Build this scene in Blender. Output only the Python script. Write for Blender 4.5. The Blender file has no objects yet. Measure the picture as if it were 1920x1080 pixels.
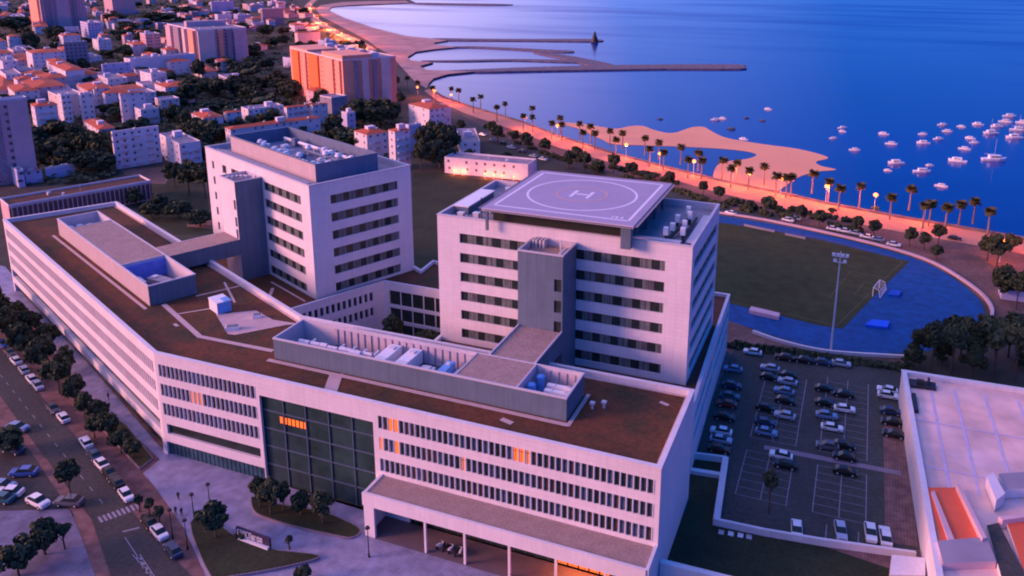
import bpy, bmesh, math, random
from mathutils import Vector, Matrix
from mathutils.geometry import tessellate_polygon
from collections import Counter
R = math.radians
rnd = random.Random(11)
sc = bpy.context.scene
COL = sc.collection

# ---------------------------------------------------------------- camera
FPX, PX0, PY0 = 1552.439, 996.216, 323.64          # focal length and axis, for a 1920 px wide picture
CAM = Vector((78.172, -142.509, 92.704))
_y, _t, _r = R(-21.952), R(14.568), R(0.055)
FW = Vector((math.sin(_y)*math.cos(_t), math.cos(_y)*math.cos(_t), -math.sin(_t)))
_rt = Vector((math.cos(_y), -math.sin(_y), 0)); _up = _rt.cross(FW)
RT = _rt*math.cos(_r)+_up*math.sin(_r); UP = -_rt*math.sin(_r)+_up*math.cos(_r)
cam_d = bpy.data.cameras.new('camera'); cam = bpy.data.objects.new('camera', cam_d); COL.objects.link(cam)
cam.matrix_world = Matrix(((RT.x, UP.x, -FW.x, CAM.x), (RT.y, UP.y, -FW.y, CAM.y), (RT.z, UP.z, -FW.z, CAM.z), (0, 0, 0, 1)))
cam_d.sensor_width = 36; cam_d.lens = 36*FPX/1920
cam_d.shift_x = -(PX0-960)/1920; cam_d.shift_y = -(540-PY0)/1920
cam_d.clip_start = 1; cam_d.clip_end = 20000
sc.camera = cam

# ---------------------------------------------------------------- dusk sky
SUN_AZ = R(237)          # direction towards the glow, clockwise from +Y: south-west of the hospital
SUN_EL = R(14)
w = bpy.data.worlds.new('World'); sc.world = w; w.use_nodes = True
nt = w.node_tree; nt.nodes.clear()
def N(t, **k):
    n = nt.nodes.new(t)
    for a, b in k.items(): setattr(n, a, b)
    return n
out = N('ShaderNodeOutputWorld'); bg = N('ShaderNodeBackground')
tc = N('ShaderNodeTexCoord'); sep = N('ShaderNodeSeparateXYZ'); nt.links.new(tc.outputs['Generated'], sep.inputs[0])
def vdot(v):
    n = N('ShaderNodeVectorMath', operation='DOT_PRODUCT'); n.inputs[1].default_value = v
    nt.links.new(tc.outputs['Generated'], n.inputs[0]); return n.outputs['Value']
def ramp(src, a, b, els):
    m = N('ShaderNodeMapRange'); m.inputs['From Min'].default_value = a; m.inputs['From Max'].default_value = b
    nt.links.new(src, m.inputs['Value']); r = N('ShaderNodeValToRGB'); nt.links.new(m.outputs['Result'], r.inputs['Fac'])
    while len(r.color_ramp.elements) < len(els): r.color_ramp.elements.new(.5)
    for e, (p, c) in zip(r.color_ramp.elements, els): e.position = p; e.color = (*c, 1)
    return r.outputs['Color']
def mix(f, a, b, mode='MIX'):
    n = N('ShaderNodeMix', data_type='RGBA', blend_type=mode)
    if isinstance(f, float): n.inputs['Factor'].default_value = f
    else: nt.links.new(f, n.inputs['Factor'])
    nt.links.new(a, n.inputs['A']); nt.links.new(b, n.inputs['B']); return n.outputs['Result']
# azimuth runs from the south-west afterglow (1) through north-west lilac to the deep blue east (0)
wd = Vector((math.sin(R(272))*math.cos(R(16)), math.cos(R(272))*math.cos(R(16)), math.sin(R(16))))
hor = ramp(vdot(wd), -1, 1, [(0, (0, .13, .9)), (.54, (.0, .19, .98)), (.655, (.20, .38, 1.3)), (.77, (1.25, .98, 1.8)), (1, (1.5, .95, 1.5))])
zen = ramp(sep.outputs['Z'], 0, 1, [(0, (.40, .33, 1.0)), (1, (.34, .27, .86))])
el = N('ShaderNodeMapRange', interpolation_type='SMOOTHSTEP'); el.inputs['From Min'].default_value = .0; el.inputs['From Max'].default_value = .75
nt.links.new(sep.outputs['Z'], el.inputs['Value'])
grad = hor
glow = N('ShaderNodeMapRange', interpolation_type='SMOOTHSTEP'); glow.inputs['From Min'].default_value = .35; glow.inputs['From Max'].default_value = 1
gd = Vector((math.sin(SUN_AZ)*math.cos(R(10)), math.cos(SUN_AZ)*math.cos(R(10)), math.sin(R(10))))
nt.links.new(vdot(gd), glow.inputs['Value'])
gc = N('ShaderNodeRGB'); gc.outputs[0].default_value = (1.0, .75, 1.45, 1)
grad = mix(glow.outputs['Result'], grad, gc.outputs[0])
sky = N('ShaderNodeTexSky', sky_type='NISHITA', sun_disc=False); sky.sun_elevation = SUN_EL; sky.sun_rotation = SUN_AZ
sks = N('ShaderNodeVectorMath', operation='SCALE'); sks.inputs['Scale'].default_value = .012
nt.links.new(sky.outputs[0], sks.inputs[0])
fin = mix(1.0, grad, sks.outputs[0], 'ADD')
nt.links.new(fin, bg.inputs['Color']); bg.inputs['Strength'].default_value = .66
nt.links.new(bg.outputs[0], out.inputs[0])
sl = bpy.data.lights.new('afterglow_sun', 'SUN'); sl.energy = 3.7; sl.angle = R(18); sl.color = (1, .40, .34)
so = bpy.data.objects.new('afterglow_sun', sl); COL.objects.link(so)
sd = Vector((math.sin(SUN_AZ)*math.cos(SUN_EL), math.cos(SUN_AZ)*math.cos(SUN_EL), math.sin(SUN_EL)))
so.rotation_euler = sd.to_track_quat('Z', 'Y').to_euler()
sc.view_settings.view_transform = 'Standard'; sc.view_settings.look = 'None'
sc.view_settings.exposure = .32; sc.view_settings.gamma = 1
sc.render.engine = 'CYCLES'
sc.cycles.filter_width = 2.0
sc.cycles.max_bounces = 5

# ---------------------------------------------------------------- helpers
def G(u, v, z=0.0):
    "point at height z seen at photo pixel (u, v)"
    d = FW*FPX+RT*(u-PX0)-UP*(v-PY0)
    return CAM+d*((z-CAM.z)/d.z)
def PJ(p):
    d = Vector(p)-CAM; q = d.dot(FW)
    return PX0+FPX*d.dot(RT)/q, PY0-FPX*d.dot(UP)/q
def tag(o, label=None, cat=None, group=None, kind=None):
    if label: o['label'] = label
    if cat: o['category'] = cat
    if group: o['group'] = group
    if kind: o['kind'] = kind
    return o
MATS = {}
def mat(name, col, rough=.8, var=.12, scale=.25, metal=0, emit=None, es=0, spec=.3, bump=0, col2=None, s2=None, mode=None, streak=0):
    if name in MATS: return MATS[name]
    m = bpy.data.materials.new(name); m.use_nodes = True; t = m.node_tree; p = t.nodes['Principled BSDF']
    p.inputs['Roughness'].default_value = rough; p.inputs['Metallic'].default_value = metal
    p.inputs['Specular IOR Level'].default_value = spec
    if emit: p.inputs['Emission Color'].default_value = (*emit, 1); p.inputs['Emission Strength'].default_value = es
    L = t.links.new
    tcn = t.nodes.new('ShaderNodeTexCoord')
    no = t.nodes.new('ShaderNodeTexNoise'); no.inputs['Scale'].default_value = scale; no.inputs['Detail'].default_value = 8; no.inputs['Roughness'].default_value = .65
    L(tcn.outputs['Object'], no.inputs['Vector'])
    rp = t.nodes.new('ShaderNodeValToRGB')
    c2 = col2 or tuple(min(1, c*(1+var)) for c in col); c1 = tuple(c*(1-var) for c in col) if not col2 else col
    rp.color_ramp.elements[0].position = .33; rp.color_ramp.elements[1].position = .67
    rp.color_ramp.elements[0].color = (*c1, 1); rp.color_ramp.elements[1].color = (*c2, 1)
    L(no.outputs['Fac'], rp.inputs['Fac']); cur = rp.outputs['Color']
    if mode == 'panel' or mode == 'tile' or mode == 'windows' or mode == 'corr':
        uv = t.nodes.new('ShaderNodeUVMap'); uv.uv_map = 'UVMap'
        br = t.nodes.new('ShaderNodeTexBrick'); L(uv.outputs[0], br.inputs['Vector'])
        bw, bh, ms, mc = {'panel': (1.6, .8, .022, .80), 'tile': (.5, .35, .05, .6), 'windows': (3.4, 3.1, .95, .25), 'corr': (1.9, 60, .05, .82)}[mode]
        br.offset = .0; br.inputs['Scale'].default_value = 1
        br.inputs['Brick Width'].default_value = bw; br.inputs['Row Height'].default_value = bh
        br.inputs['Mortar Size'].default_value = ms; br.inputs['Mortar Smooth'].default_value = .1
        if mode == 'windows':
            br.inputs['Color1'].default_value = (.16, .15, .2, 1); br.inputs['Color2'].default_value = (.42, .4, .42, 1); br.inputs['Mortar'].default_value = (1, 1, 1, 1)
        else:
            br.inputs['Color1'].default_value = (1, 1, 1, 1); br.inputs['Color2'].default_value = (.95, .95, .95, 1); br.inputs['Mortar'].default_value = (mc, mc, mc, 1)
        mx = t.nodes.new('ShaderNodeMix'); mx.data_type = 'RGBA'; mx.blend_type = 'MULTIPLY'; mx.inputs['Factor'].default_value = 1
        L(cur, mx.inputs['A']); L(br.outputs['Color'], mx.inputs['B']); cur = mx.outputs['Result']
    if s2:
        n2 = t.nodes.new('ShaderNodeTexNoise'); n2.inputs['Scale'].default_value = s2; n2.inputs['Detail'].default_value = 3
        L(tcn.outputs['Object'], n2.inputs['Vector'])
        r2 = t.nodes.new('ShaderNodeMapRange'); r2.inputs['From Min'].default_value = .3; r2.inputs['From Max'].default_value = .7
        r2.inputs['To Min'].default_value = .75; r2.inputs['To Max'].default_value = 1.2; L(n2.outputs['Fac'], r2.inputs['Value'])
        mx = t.nodes.new('ShaderNodeMix'); mx.data_type = 'RGBA'; mx.blend_type = 'MULTIPLY'; mx.inputs['Factor'].default_value = 1
        L(cur, mx.inputs['A']); L(r2.outputs['Result'], mx.inputs['B']); cur = mx.outputs['Result']
    if streak:
        mpg = t.nodes.new('ShaderNodeMapping'); mpg.inputs['Scale'].default_value = (1, 1, .06); L(tcn.outputs['Object'], mpg.inputs[0])
        for sc_, lo in ((1.6, 1-streak), (.12, 1-streak*.7)):
            n3 = t.nodes.new('ShaderNodeTexNoise'); n3.inputs['Scale'].default_value = sc_; n3.inputs['Detail'].default_value = 6; L(mpg.outputs[0], n3.inputs['Vector'])
            r3 = t.nodes.new('ShaderNodeMapRange'); r3.inputs['From Min'].default_value = .38; r3.inputs['From Max'].default_value = .6; r3.inputs['To Min'].default_value = lo; r3.inputs['To Max'].default_value = 1.0; L(n3.outputs['Fac'], r3.inputs['Value'])
            mx = t.nodes.new('ShaderNodeMix'); mx.data_type = 'RGBA'; mx.blend_type = 'MULTIPLY'; mx.inputs['Factor'].default_value = 1
            L(cur, mx.inputs['A']); L(r3.outputs['Result'], mx.inputs['B']); cur = mx.outputs['Result']
    L(cur, p.inputs['Base Color'])
    if bump:
        b = t.nodes.new('ShaderNodeBump'); b.inputs['Strength'].default_value = bump; b.inputs['Distance'].default_value = .1
        L(no.outputs['Fac'], b.inputs['Height']); L(b.outputs[0], p.inputs['Normal'])
    MATS[name] = m; return m

class MB:
    def __init__(s): s.v = []; s.f = []; s.m = []; s.uv = []
    def face(s, pts, mi=0, uv=None):
        i = len(s.v); s.v += [tuple(p) for p in pts]; s.f.append(tuple(range(i, i+len(pts)))); s.m.append(mi)
        if uv is None:
            a = Vector(pts[0]); n = (Vector(pts[1])-a).cross(Vector(pts[2])-a)
            if abs(n.z) > .7*n.length or n.length == 0: uv = [(p[0], p[1]) for p in pts]
            else:
                h = Vector((-n.y, n.x, 0)).normalized(); uv = [(h.x*p[0]+h.y*p[1], p[2]) for p in pts]
        s.uv.append(uv)
    def prism(s, poly, z0, z1, mi=0, top=None, bottom=False, sides=True):
        n = len(poly); a = sum(poly[i][0]*poly[(i+1) % n][1]-poly[(i+1) % n][0]*poly[i][1] for i in range(n))
        if a < 0: poly = poly[::-1]
        if sides:
            for i in range(n):
                p, q = poly[i], poly[(i+1) % n]
                s.face([(p[0], p[1], z0), (q[0], q[1], z0), (q[0], q[1], z1), (p[0], p[1], z1)], mi)
        s.cap(poly, z1, mi if top is None else top)
        if bottom: s.cap(poly, z0, mi, True)
    def cap(s, poly, z, mi=0, flip=False):
        if len(poly) == 4 and False: pass
        vs = [Vector((p[0], p[1], 0)) for p in poly]
        for t in tessellate_polygon([vs]):
            a, b, c = (vs[i] for i in t)
            if ((b-a).cross(c-a).z < 0) != flip: b, c = c, b
            s.face([(a.x, a.y, z), (b.x, b.y, z), (c.x, c.y, z)], mi)
    def box(s, c, d, ang=0, mi=0, top=None):
        ca, sa = math.cos(ang), math.sin(ang); x, y = d[0]/2, d[1]/2
        poly = [(c[0]+a*ca-b*sa, c[1]+a*sa+b*ca) for a, b in ((-x, -y), (x, -y), (x, y), (-x, y))]
        s.prism(poly, c[2], c[2]+d[2], mi, top, True)
    def tube(s, p, q, r0, r1=None, n=8, mi=0, cap=True):
        p, q = Vector(p), Vector(q); r1 = r0 if r1 is None else r1; d = (q-p).normalized()
        a = d.orthogonal().normalized(); b = d.cross(a)
        A = [p+(a*math.cos(2*math.pi*i/n)+b*math.sin(2*math.pi*i/n))*r0 for i in range(n)]
        B = [q+(a*math.cos(2*math.pi*i/n)+b*math.sin(2*math.pi*i/n))*r1 for i in range(n)]
        for i in range(n): j = (i+1) % n; s.face([A[i], A[j], B[j], B[i]], mi)
        if cap: s.face(B, mi); s.face(A[::-1], mi)
    def ball(s, c, r, n=8, m=5, mi=0, sq=1):
        c = Vector(c); P = lambda i, j: c+Vector((math.cos(2*math.pi*i/n)*math.sin(math.pi*j/m), math.sin(2*math.pi*i/n)*math.sin(math.pi*j/m), math.cos(math.pi*j/m)*sq))*r
        for j in range(m):
            for i in range(n):
                q = [P(i, j+1), P(i+1, j+1), P(i+1, j), P(i, j)]
                if j == 0: q = q[:3]
                elif j == m-1: q = [q[0], q[2], q[3]]
                s.face(q, mi)
    def mesh(s, name, mats):
        me = bpy.data.meshes.new(name); me.from_pydata(s.v, [], s.f); 
        for m in (mats if isinstance(mats, (list, tuple)) else [mats]): me.materials.append(m)
        me.polygons.foreach_set('material_index', s.m)
        ul = me.uv_layers.new(name='UVMap'); ul.data.foreach_set('uv', [c for f in s.uv for p in f for c in p])
        me.update(); return me
    def build(s, name, mats, parent=None, loc=None, rz=0):
        o = bpy.data.objects.new(name, s.mesh(name, mats)); COL.objects.link(o)
        if parent: o.parent = parent
        if loc is not None: o.location = loc
        if rz: o.rotation_euler.z = rz
        return o
def empty(name, loc=(0, 0, 0), rz=0):
    o = bpy.data.objects.new(name, None); COL.objects.link(o); o.location = loc; o.rotation_euler.z = rz; o.empty_display_size = .5; return o
def kids(o): return [c for c in COL.objects if c.parent == o]
def copy_tree(o, parent=None, K=None):
    if K is None:
        K = {}
        for c in COL.objects:
            if c.parent: K.setdefault(c.parent.name, []).append(c)
    c = o.copy(); COL.objects.link(c)
    if parent: c.parent = parent
    for ch in K.get(o.name, []): copy_tree(ch, c, K)
    return c
def smooth_line(pts, k=6, closed=False):
    "Catmull-Rom through 2-D points"
    n = len(pts); o = []
    for i in range(n if closed else n-1):
        P = [pts[(i+j) % n] if closed else pts[max(0, min(n-1, i+j))] for j in (-1, 0, 1, 2)]
        for s in range(k):
            t = s/k; o.append(tuple(.5*(2*P[1][a]+(P[2][a]-P[0][a])*t+(2*P[0][a]-5*P[1][a]+4*P[2][a]-P[3][a])*t*t+(3*P[1][a]-P[0][a]-3*P[2][a]+P[3][a])*t**3) for a in (0, 1)))
    if not closed: o.append(tuple(pts[-1]))
    return o
def pxs(L, z=0): return [tuple(G(u, v, z)[:2]) for u, v in L]
def sheet(name, poly, z, m, kind='structure', thick=0):
    b = MB()
    if thick: b.prism(poly, z-thick, z, 0)
    else: b.cap(poly, z)
    o = b.build(name, m); tag(o, kind=kind); return o
def strip(pts, wd):
    "polygon of a band of width wd along 2-D points"
    a, b = [], []
    for i, p in enumerate(pts):
        q = Vector(pts[min(i+1, len(pts)-1)])-Vector(pts[max(i-1, 0)]); q.normalize(); n = Vector((-q.y, q.x))*wd/2
        a.append((p[0]+n.x, p[1]+n.y)); b.append((p[0]-n.x, p[1]-n.y))
    return a+b[::-1]
class Fr:
    "local frame: a along ang, b to its left"
    def __init__(s, ox, oy, deg):
        s.o = Vector((ox, oy)); s.a = R(deg); s.x = Vector((math.cos(s.a), math.sin(s.a))); s.y = Vector((-s.x.y, s.x.x))
    def __call__(s, a, b): p = s.o+s.x*a+s.y*b; return (p.x, p.y)
    def quad(s, a0, b0, a1, b1): return [s(a0, b0), s(a1, b0), s(a1, b1), s(a0, b1)]
WF = Fr(-37.51, 8.004, 65.934)      # the frame of the west wing and the rear tower
def facade(mb, p0, p1, z0, z1, ops, depth=.4, mi=0, mr=0):
    "wall from p0 to p1 (outside on the right) with real openings (s0,s1,z0,z1[,depth])"
    dep0 = depth
    p0, p1 = Vector(p0), Vector(p1); L = (p1-p0).length; d = (p1-p0)/L; inn = Vector((-d.y, d.x))
    def P(s, z, k=0): q = p0+d*s+inn*k; return (q.x, q.y, z)
    S = sorted(set([0, L]+[round(x, 4) for o in ops for x in o[:2]])); Z = sorted(set([z0, z1]+[round(x, 4) for o in ops for x in o[2:4]]))
    S = [x for x in S if 0 <= x <= L]
    for j in range(len(Z)-1):
        zc = (Z[j]+Z[j+1])/2; row = [o for o in ops if o[2] < zc < o[3]]
        run = None
        for i in range(len(S)-1):
            c = (S[i]+S[i+1])/2
            hole = any(o[0] < c < o[1] for o in row)
            if not hole and run is None: run = S[i]
            if run is not None and (hole or i == len(S)-2):
                e = S[i] if hole else S[i+1]
                mb.face([P(run, Z[j]), P(e, Z[j]), P(e, Z[j+1]), P(run, Z[j+1])], mi, [(run, Z[j]), (e, Z[j]), (e, Z[j+1]), (run, Z[j+1])]); run = None
    for o_ in ops:
        s0, s1, a, b = o_[:4]; depth = o_[4] if len(o_) > 4 else dep0
        mb.face([P(s0, a), P(s1, a), P(s1, a, depth), P(s0, a, depth)], mr); mb.face([P(s0, b, depth), P(s1, b, depth), P(s1, b), P(s0, b)], mr)
        mb.face([P(s0, a, depth), P(s0, b, depth), P(s0, b), P(s0, a)], mr); mb.face([P(s1, a), P(s1, b), P(s1, b, depth), P(s1, a, depth)], mr)
    return P
ORD = 'first second third fourth fifth sixth seventh eighth ninth tenth eleventh twelfth thirteenth fourteenth fifteenth sixteenth seventeenth eighteenth nineteenth twentieth'.split()
def ordn(i):
    if i < 20: return ORD[i]
    t = ['twenty', 'thirty', 'forty', 'fifty'][(i+1)//10-2]
    return (t[:-1]+'ieth') if (i+1) % 10 == 0 else t+'-'+ORD[(i+1) % 10-1]

# ---------------------------------------------------------------- materials
white = mat('white_cladding', (.78, .72, .75), .65, .05, .15, mode='panel', streak=.05)
wplain = mat('white_render', (.74, .69, .72), .7, .06, .3, streak=.06)
grey = mat('grey_cladding', (.135, .19, .25), .55, .08, .3, mode='corr', streak=.1)
grey_top = mat('grey_coping', (.55, .52, .58), .6, .06, .5)
glass = mat('dark_glass', (.028, .040, .038), .15, .3, .6, spec=.28)
teal = mat('ground_glass', (.03, .09, .12), .15, .5, .4, spec=.6)
blind = mat('window_blind', (.15, .17, .17), .6, .25, 1.2)
lit = mat('lit_window', (.3, .1, .03), .6, .2, 1.5, emit=(1, .13, .012), es=1.25)
dimlit = mat('dim_lit_window', (.5, .2, .15), .6, .3, 1.5, emit=(1, .25, .12), es=.55)
fin = mat('pale_fin', (.55, .58, .68), .5, .05, 1)
garden = mat('roof_sedum', (.052, .042, .022), .95, .3, .12, bump=.5, col2=(.17, .052, .026), s2=1.6)
garden2 = mat('terrace_sedum', (.04, .028, .02), .95, .3, .1, bump=.5, col2=(.16, .055, .04), s2=1.2)
gravel = mat('roof_gravel', (.36, .26, .23), .95, .12, .5, s2=3)
pathm = mat('roof_paving', (.55, .40, .38), .9, .1, .8)
roofgrey = mat('roof_membrane', (.28, .25, .29), .8, .15, .3)
metal = mat('galvanised_metal', (.62, .62, .66), .45, .1, 1.5, metal=.2)
whitem = mat('white_unit_paint', (.78, .78, .82), .45, .05, 1)
bluem = mat('blue_unit_paint', (.12, .35, .75), .45, .1, 1)
darkm = mat('dark_metal', (.03, .03, .035), .5, .2, 2)
asph = mat('asphalt', (.056, .054, .050), .85, .2, .08, s2=1.5)
asph2 = mat('car_park_asphalt', (.058, .060, .054), .85, .22, .06, s2=1.2)
paint = mat('road_paint', (.30, .27, .32), .8, .15, .8)
plaza_m = mat('plaza_paving', (.34, .33, .46), .8, .08, .1, mode='tile', s2=.5)
walk_m = mat('pavement', (.30, .235, .28), .85, .12, .2, mode='tile')
redwalk = mat('red_pavement', (.22, .12, .11), .85, .25, .15, mode='tile', s2=.6)
earth = mat('bare_earth', (.17, .095, .08), .95, .3, .06, s2=.8)
grass_m = mat('dark_grass', (.030, .038, .018), .95, .3, .1, s2=1.5)
city_m = mat('city_ground', (.040, .055, .034), .95, .35, .02, col2=(.075, .05, .045), s2=.15)
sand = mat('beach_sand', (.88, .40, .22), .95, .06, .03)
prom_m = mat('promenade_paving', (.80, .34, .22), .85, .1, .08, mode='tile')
track_m = mat('blue_running_track', (.002, .072, .25), .8, .08, .05, s2=.4)
pitch_m = mat('pitch_grass', (.042, .052, .016), .95, .2, .04, s2=.3)
redroof = mat('terracotta_roof', (.58, .12, .06), .85, .2, .5, mode='tile')
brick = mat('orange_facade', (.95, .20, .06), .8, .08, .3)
bark = mat('bark', (.10, .07, .055), .9, .3, 2)
ptrunk = mat('palm_bark', (.22, .17, .16), .9, .25, 2)
leaf = mat('tree_leaves', (.050, .068, .036), .9, .3, .7, col2=(.085, .10, .055), spec=.15)
leaf2 = mat('conifer_leaves', (.040, .055, .030), .9, .3, .7, col2=(.065, .080, .042), spec=.15)
frond = mat('palm_fronds', (.07, .075, .025), .85, .3, 1, col2=(.12, .10, .04), spec=.15)
lamp_e = mat('sodium_lamp', (1, .5, .2), .5, .01, 1, emit=(1, .17, .025), es=4.5)
wallc = {'white': mat('white_house_wall', (.70, .64, .70), .8, .06, .2), 'pink': mat('pink_house_wall', (.62, .42, .46), .8, .08, .2),
         'grey': mat('grey_house_wall', (.30, .27, .33), .8, .1, .2), 'blue': mat('bluish_house_wall', (.50, .50, .72), .8, .08, .2), 'cream': mat('cream_house_wall', (.66, .52, .50), .8, .08, .2)}
wallw = {k: mat(k+'_wall_small_windows', tuple({'white': (.70, .64, .70), 'pink': (.62, .42, .46), 'grey': (.30, .27, .33), 'blue': (.5, .5, .72), 'cream': (.66, .52, .50)}[k]), .8, .07, .2, mode='windows') for k in wallc}
flatroof = mat('flat_roof', (.30, .24, .28), .9, .2, .3, s2=1)

# ---------------------------------------------------------------- setting: land, sea, sheets
SEA = -1.2
sea_m = bpy.data.materials.new('sea_water'); sea_m.use_nodes = True
t = sea_m.node_tree; p = t.nodes['Principled BSDF']
p.inputs['Roughness'].default_value = .22; p.inputs['IOR'].default_value = 1.33; p.inputs['Specular IOR Level'].default_value = .5
tcn = t.nodes.new('ShaderNodeTexCoord'); mp = t.nodes.new('ShaderNodeMapping'); mp.inputs['Scale'].default_value = (.0016, .006, 1); mp.inputs['Rotation'].default_value = (0, 0, R(-12))
t.links.new(tcn.outputs['Object'], mp.inputs[0])
n1 = t.nodes.new('ShaderNodeTexNoise'); n1.inputs['Scale'].default_value = 1.5; n1.inputs['Detail'].default_value = 4; t.links.new(mp.outputs[0], n1.inputs['Vector'])
rp = t.nodes.new('ShaderNodeValToRGB'); t.links.new(n1.outputs['Fac'], rp.inputs['Fac'])
rp.color_ramp.elements[0].position = .35; rp.color_ramp.elements[0].color = (.000, .030, .235, 1); rp.color_ramp.elements[1].position = .7; rp.color_ramp.elements[1].color = (.000, .045, .30, 1)
t.links.new(rp.outputs[0], p.inputs['Base Color'])
n2 = t.nodes.new('ShaderNodeTexNoise'); n2.inputs['Scale'].default_value = .35; n2.inputs['Detail'].default_value = 5; t.links.new(tcn.outputs['Object'], n2.inputs['Vector'])
rr2 = t.nodes.new('ShaderNodeMapRange'); rr2.inputs['From Min'].default_value = .35; rr2.inputs['From Max'].default_value = .65; rr2.inputs['To Min'].default_value = .03; rr2.inputs['To Max'].default_value = .24; t.links.new(n1.outputs['Fac'], rr2.inputs['Value']); t.links.new(rr2.outputs[0], p.inputs['Roughness'])
bp = t.nodes.new('ShaderNodeBump'); bp.inputs['Strength'].default_value = .12; bp.inputs['Distance'].default_value = .1; t.links.new(n2.outputs['Fac'], bp.inputs['Height']); t.links.new(bp.outputs[0], p.inputs['Normal'])
b = MB(); b.face([(-9000, -3000, SEA), (9000, -3000, SEA), (9000, 12000, SEA), (-9000, 12000, SEA)])
tag(b.build('sea', sea_m), kind='structure')
# shoreline as seen in the photograph, from the right-hand edge to the far bay
shore = [(2300, 548), (2080, 492), (1920, 449), (1830, 433), (1705, 412), (1545, 382), (1480, 367), (1350, 340), (1250, 315), (1155, 290), (1050, 257), (980, 230), (880, 200), (830, 182), (812, 168), (803, 157), (813, 147), (840, 139), (890, 134), (800, 131), (786, 124), (800, 120), (812, 117), (770, 113), (764, 107), (780, 97), (815, 92), (860, 88), (815, 84), (814, 80), (840, 76), (800, 71), (760, 67), (700, 52), (645, 33), (616, 19), (622, 13), (652, 10), (700, 8), (780, 5), (760, -4), (640, -14), (500, -30)]
shp = pxs(shore)
land = shp+[(-2600, 3600), (-4000, 3600), (-4000, -600), (700, -600), (420, -60)]
b = MB(); b.prism(land, SEA-1, 0, 0, 0); tag(b.build('ground', city_m), kind='structure')
# beaches
sheet('beach', pxs([(803, 157), (813, 147), (840, 139), (889, 134), (800, 131), (787, 124), (800, 120), (811, 117), (770, 113), (764, 107), (780, 97), (815, 92), (858, 88), (815, 84), (814, 80), (838, 76), (800, 71), (760, 67), (700, 52), (645, 33), (616, 19), (622, 13), (652, 10), (700, 8), (770, 5.4), (760, 1), (690, 2), (640, 4), (600, 10), (592, 18), (605, 32), (640, 50), (690, 76), (705, 88), (735, 105), (752, 125), (775, 150), (800, 166)]), .02, mat('darker_sand', (.46, .27, .24), .95, .14, .02, s2=.05))  # beach sand toned darker than the sandbar
bar = smooth_line(pxs([(1030, 229), (1085, 231), (1130, 238), (1158, 241), (1180, 236.5), (1205, 236), (1225, 243), (1250, 249), (1268, 248), (1283, 243), (1300, 238), (1320, 238), (1338, 248), (1365, 259), (1430, 270), (1490, 278), (1530, 287), (1553, 296), (1530, 303), (1540, 311), (1568, 318), (1530, 322), (1495, 333), (1470, 350), (1440, 364), (1400, 352), (1345, 338), (1338, 325), (1352, 305), (1398, 298), (1418, 291), (1400, 284), (1340, 278), (1250, 274), (1195, 272), (1150, 270), (1120, 258), (1080, 240)], SEA+.15), 4, True)
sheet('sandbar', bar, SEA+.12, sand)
# piers and breakwaters
rock = mat('breakwater_rock', (.16, .13, .16), .95, .35, .2, bump=1)
def pier(poly, label, h=1.0):
    b = MB(); P = smooth_line(pxs(poly, SEA), 3, True); b.prism(P, SEA-.5, SEA+h); tag(b.build('breakwater', rock), label, 'breakwater')
pier([(838, 135), (900, 132), (1000, 128), (1120, 125), (1250, 123), (1385, 123), (1394, 127), (1388, 131), (1250, 131), (1120, 133), (1000, 135), (900, 137)], 'longest dark stone breakwater reaching right across the bay', 1.2)
pier([(790, 115), (860, 114), (960, 112), (1070, 114), (1110, 118), (1060, 118), (960, 115), (860, 116.5)], 'low dark jetty just above the longest breakwater', .8)
pier([(1000, 99), (1030, 101), (1080, 108), (1135, 119), (1150, 124), (1110, 125), (1060, 112), (1020, 104)], 'sandy diagonal spit joining two breakwaters', .9)
pier([(812, 90), (880, 88), (960, 91), (1040, 95), (1072, 96), (1074, 99), (1040, 99), (960, 94), (880, 90.5), (820, 92)], 'middle thin breakwater ending short in the lilac water', .9)
pier([(812, 73), (900, 74), (1000, 74.5), (1116, 74.5), (1120, 79), (1000, 78), (900, 77.5), (830, 77)], 'farther straight breakwater with a dark beacon at its tip', 1)
pier([(775, 6), (850, 7), (930, 8), (962, 9.5), (930, 11), (850, 10), (785, 8.5)], 'farthest short breakwater near the top edge', 1.2)
bc = G(1115, 78, 0); e = empty('beacon', (bc.x, bc.y, 0)); tag(e, 'dark conical beacon standing on the breakwater tip', 'beacon')
b = MB(); b.tube((0, 0, -.5), (0, 0, 6), 4.5, 2.6, 10); b.build('tower', darkm, e)
b = MB(); b.tube((0, 0, 6), (0, 0, 9), 2.0, 1.4, 10); b.tube((0, 0, 9), (0, 0, 12), 1.6, .1, 10); b.build('lantern', leaf2, e)

# roads, pavements, plaza
ROADDIR = R(157)
sheet('car_park_pavement', pxs([(1372, 622), (1480, 662), (1700, 700), (1760, 1075), (1240, 1075), (1300, 850)]), .03, redwalk)
lot = [(55.0, 50), (64, 53.5), (80, 54.5), (92.6, 55.5), (94, 0), (94, -13), (78.5, -17.6), (62, -19.2), (60.7, -.3), (54.0, -1.7), (54.3, 20)]
sheet('car_park', lot, .06, asph2)
sheet('pavement', pxs([(0, 520), (330, 850), (700, 1085), (100, 1085), (0, 980), (-200, 700)]), .02, redwalk)
plaza = pxs([(-120, 470), (10, 500), (300, 838), (690, 960), (700, 1000), (1230, 1130), (900, 1150), (560, 1150), (440, 1085), (395, 1100), (345, 990), (290, 912), (268, 888), (300, 862), (240, 805), (190, 768), (160, 742), (95, 655), (50, 592), (0, 555), (-150, 520)])
sheet('plaza', plaza, .045, plaza_m)
road = pxs([(-260, 420), (0, 655), (132, 808), (225, 927), (265, 985), (358, 1080), (420, 1150), (190, 1150), (208, 1080), (172, 975), (120, 905), (52, 815), (0, 742), (-300, 560)])
sheet('road', road, .075, asph)
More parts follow.
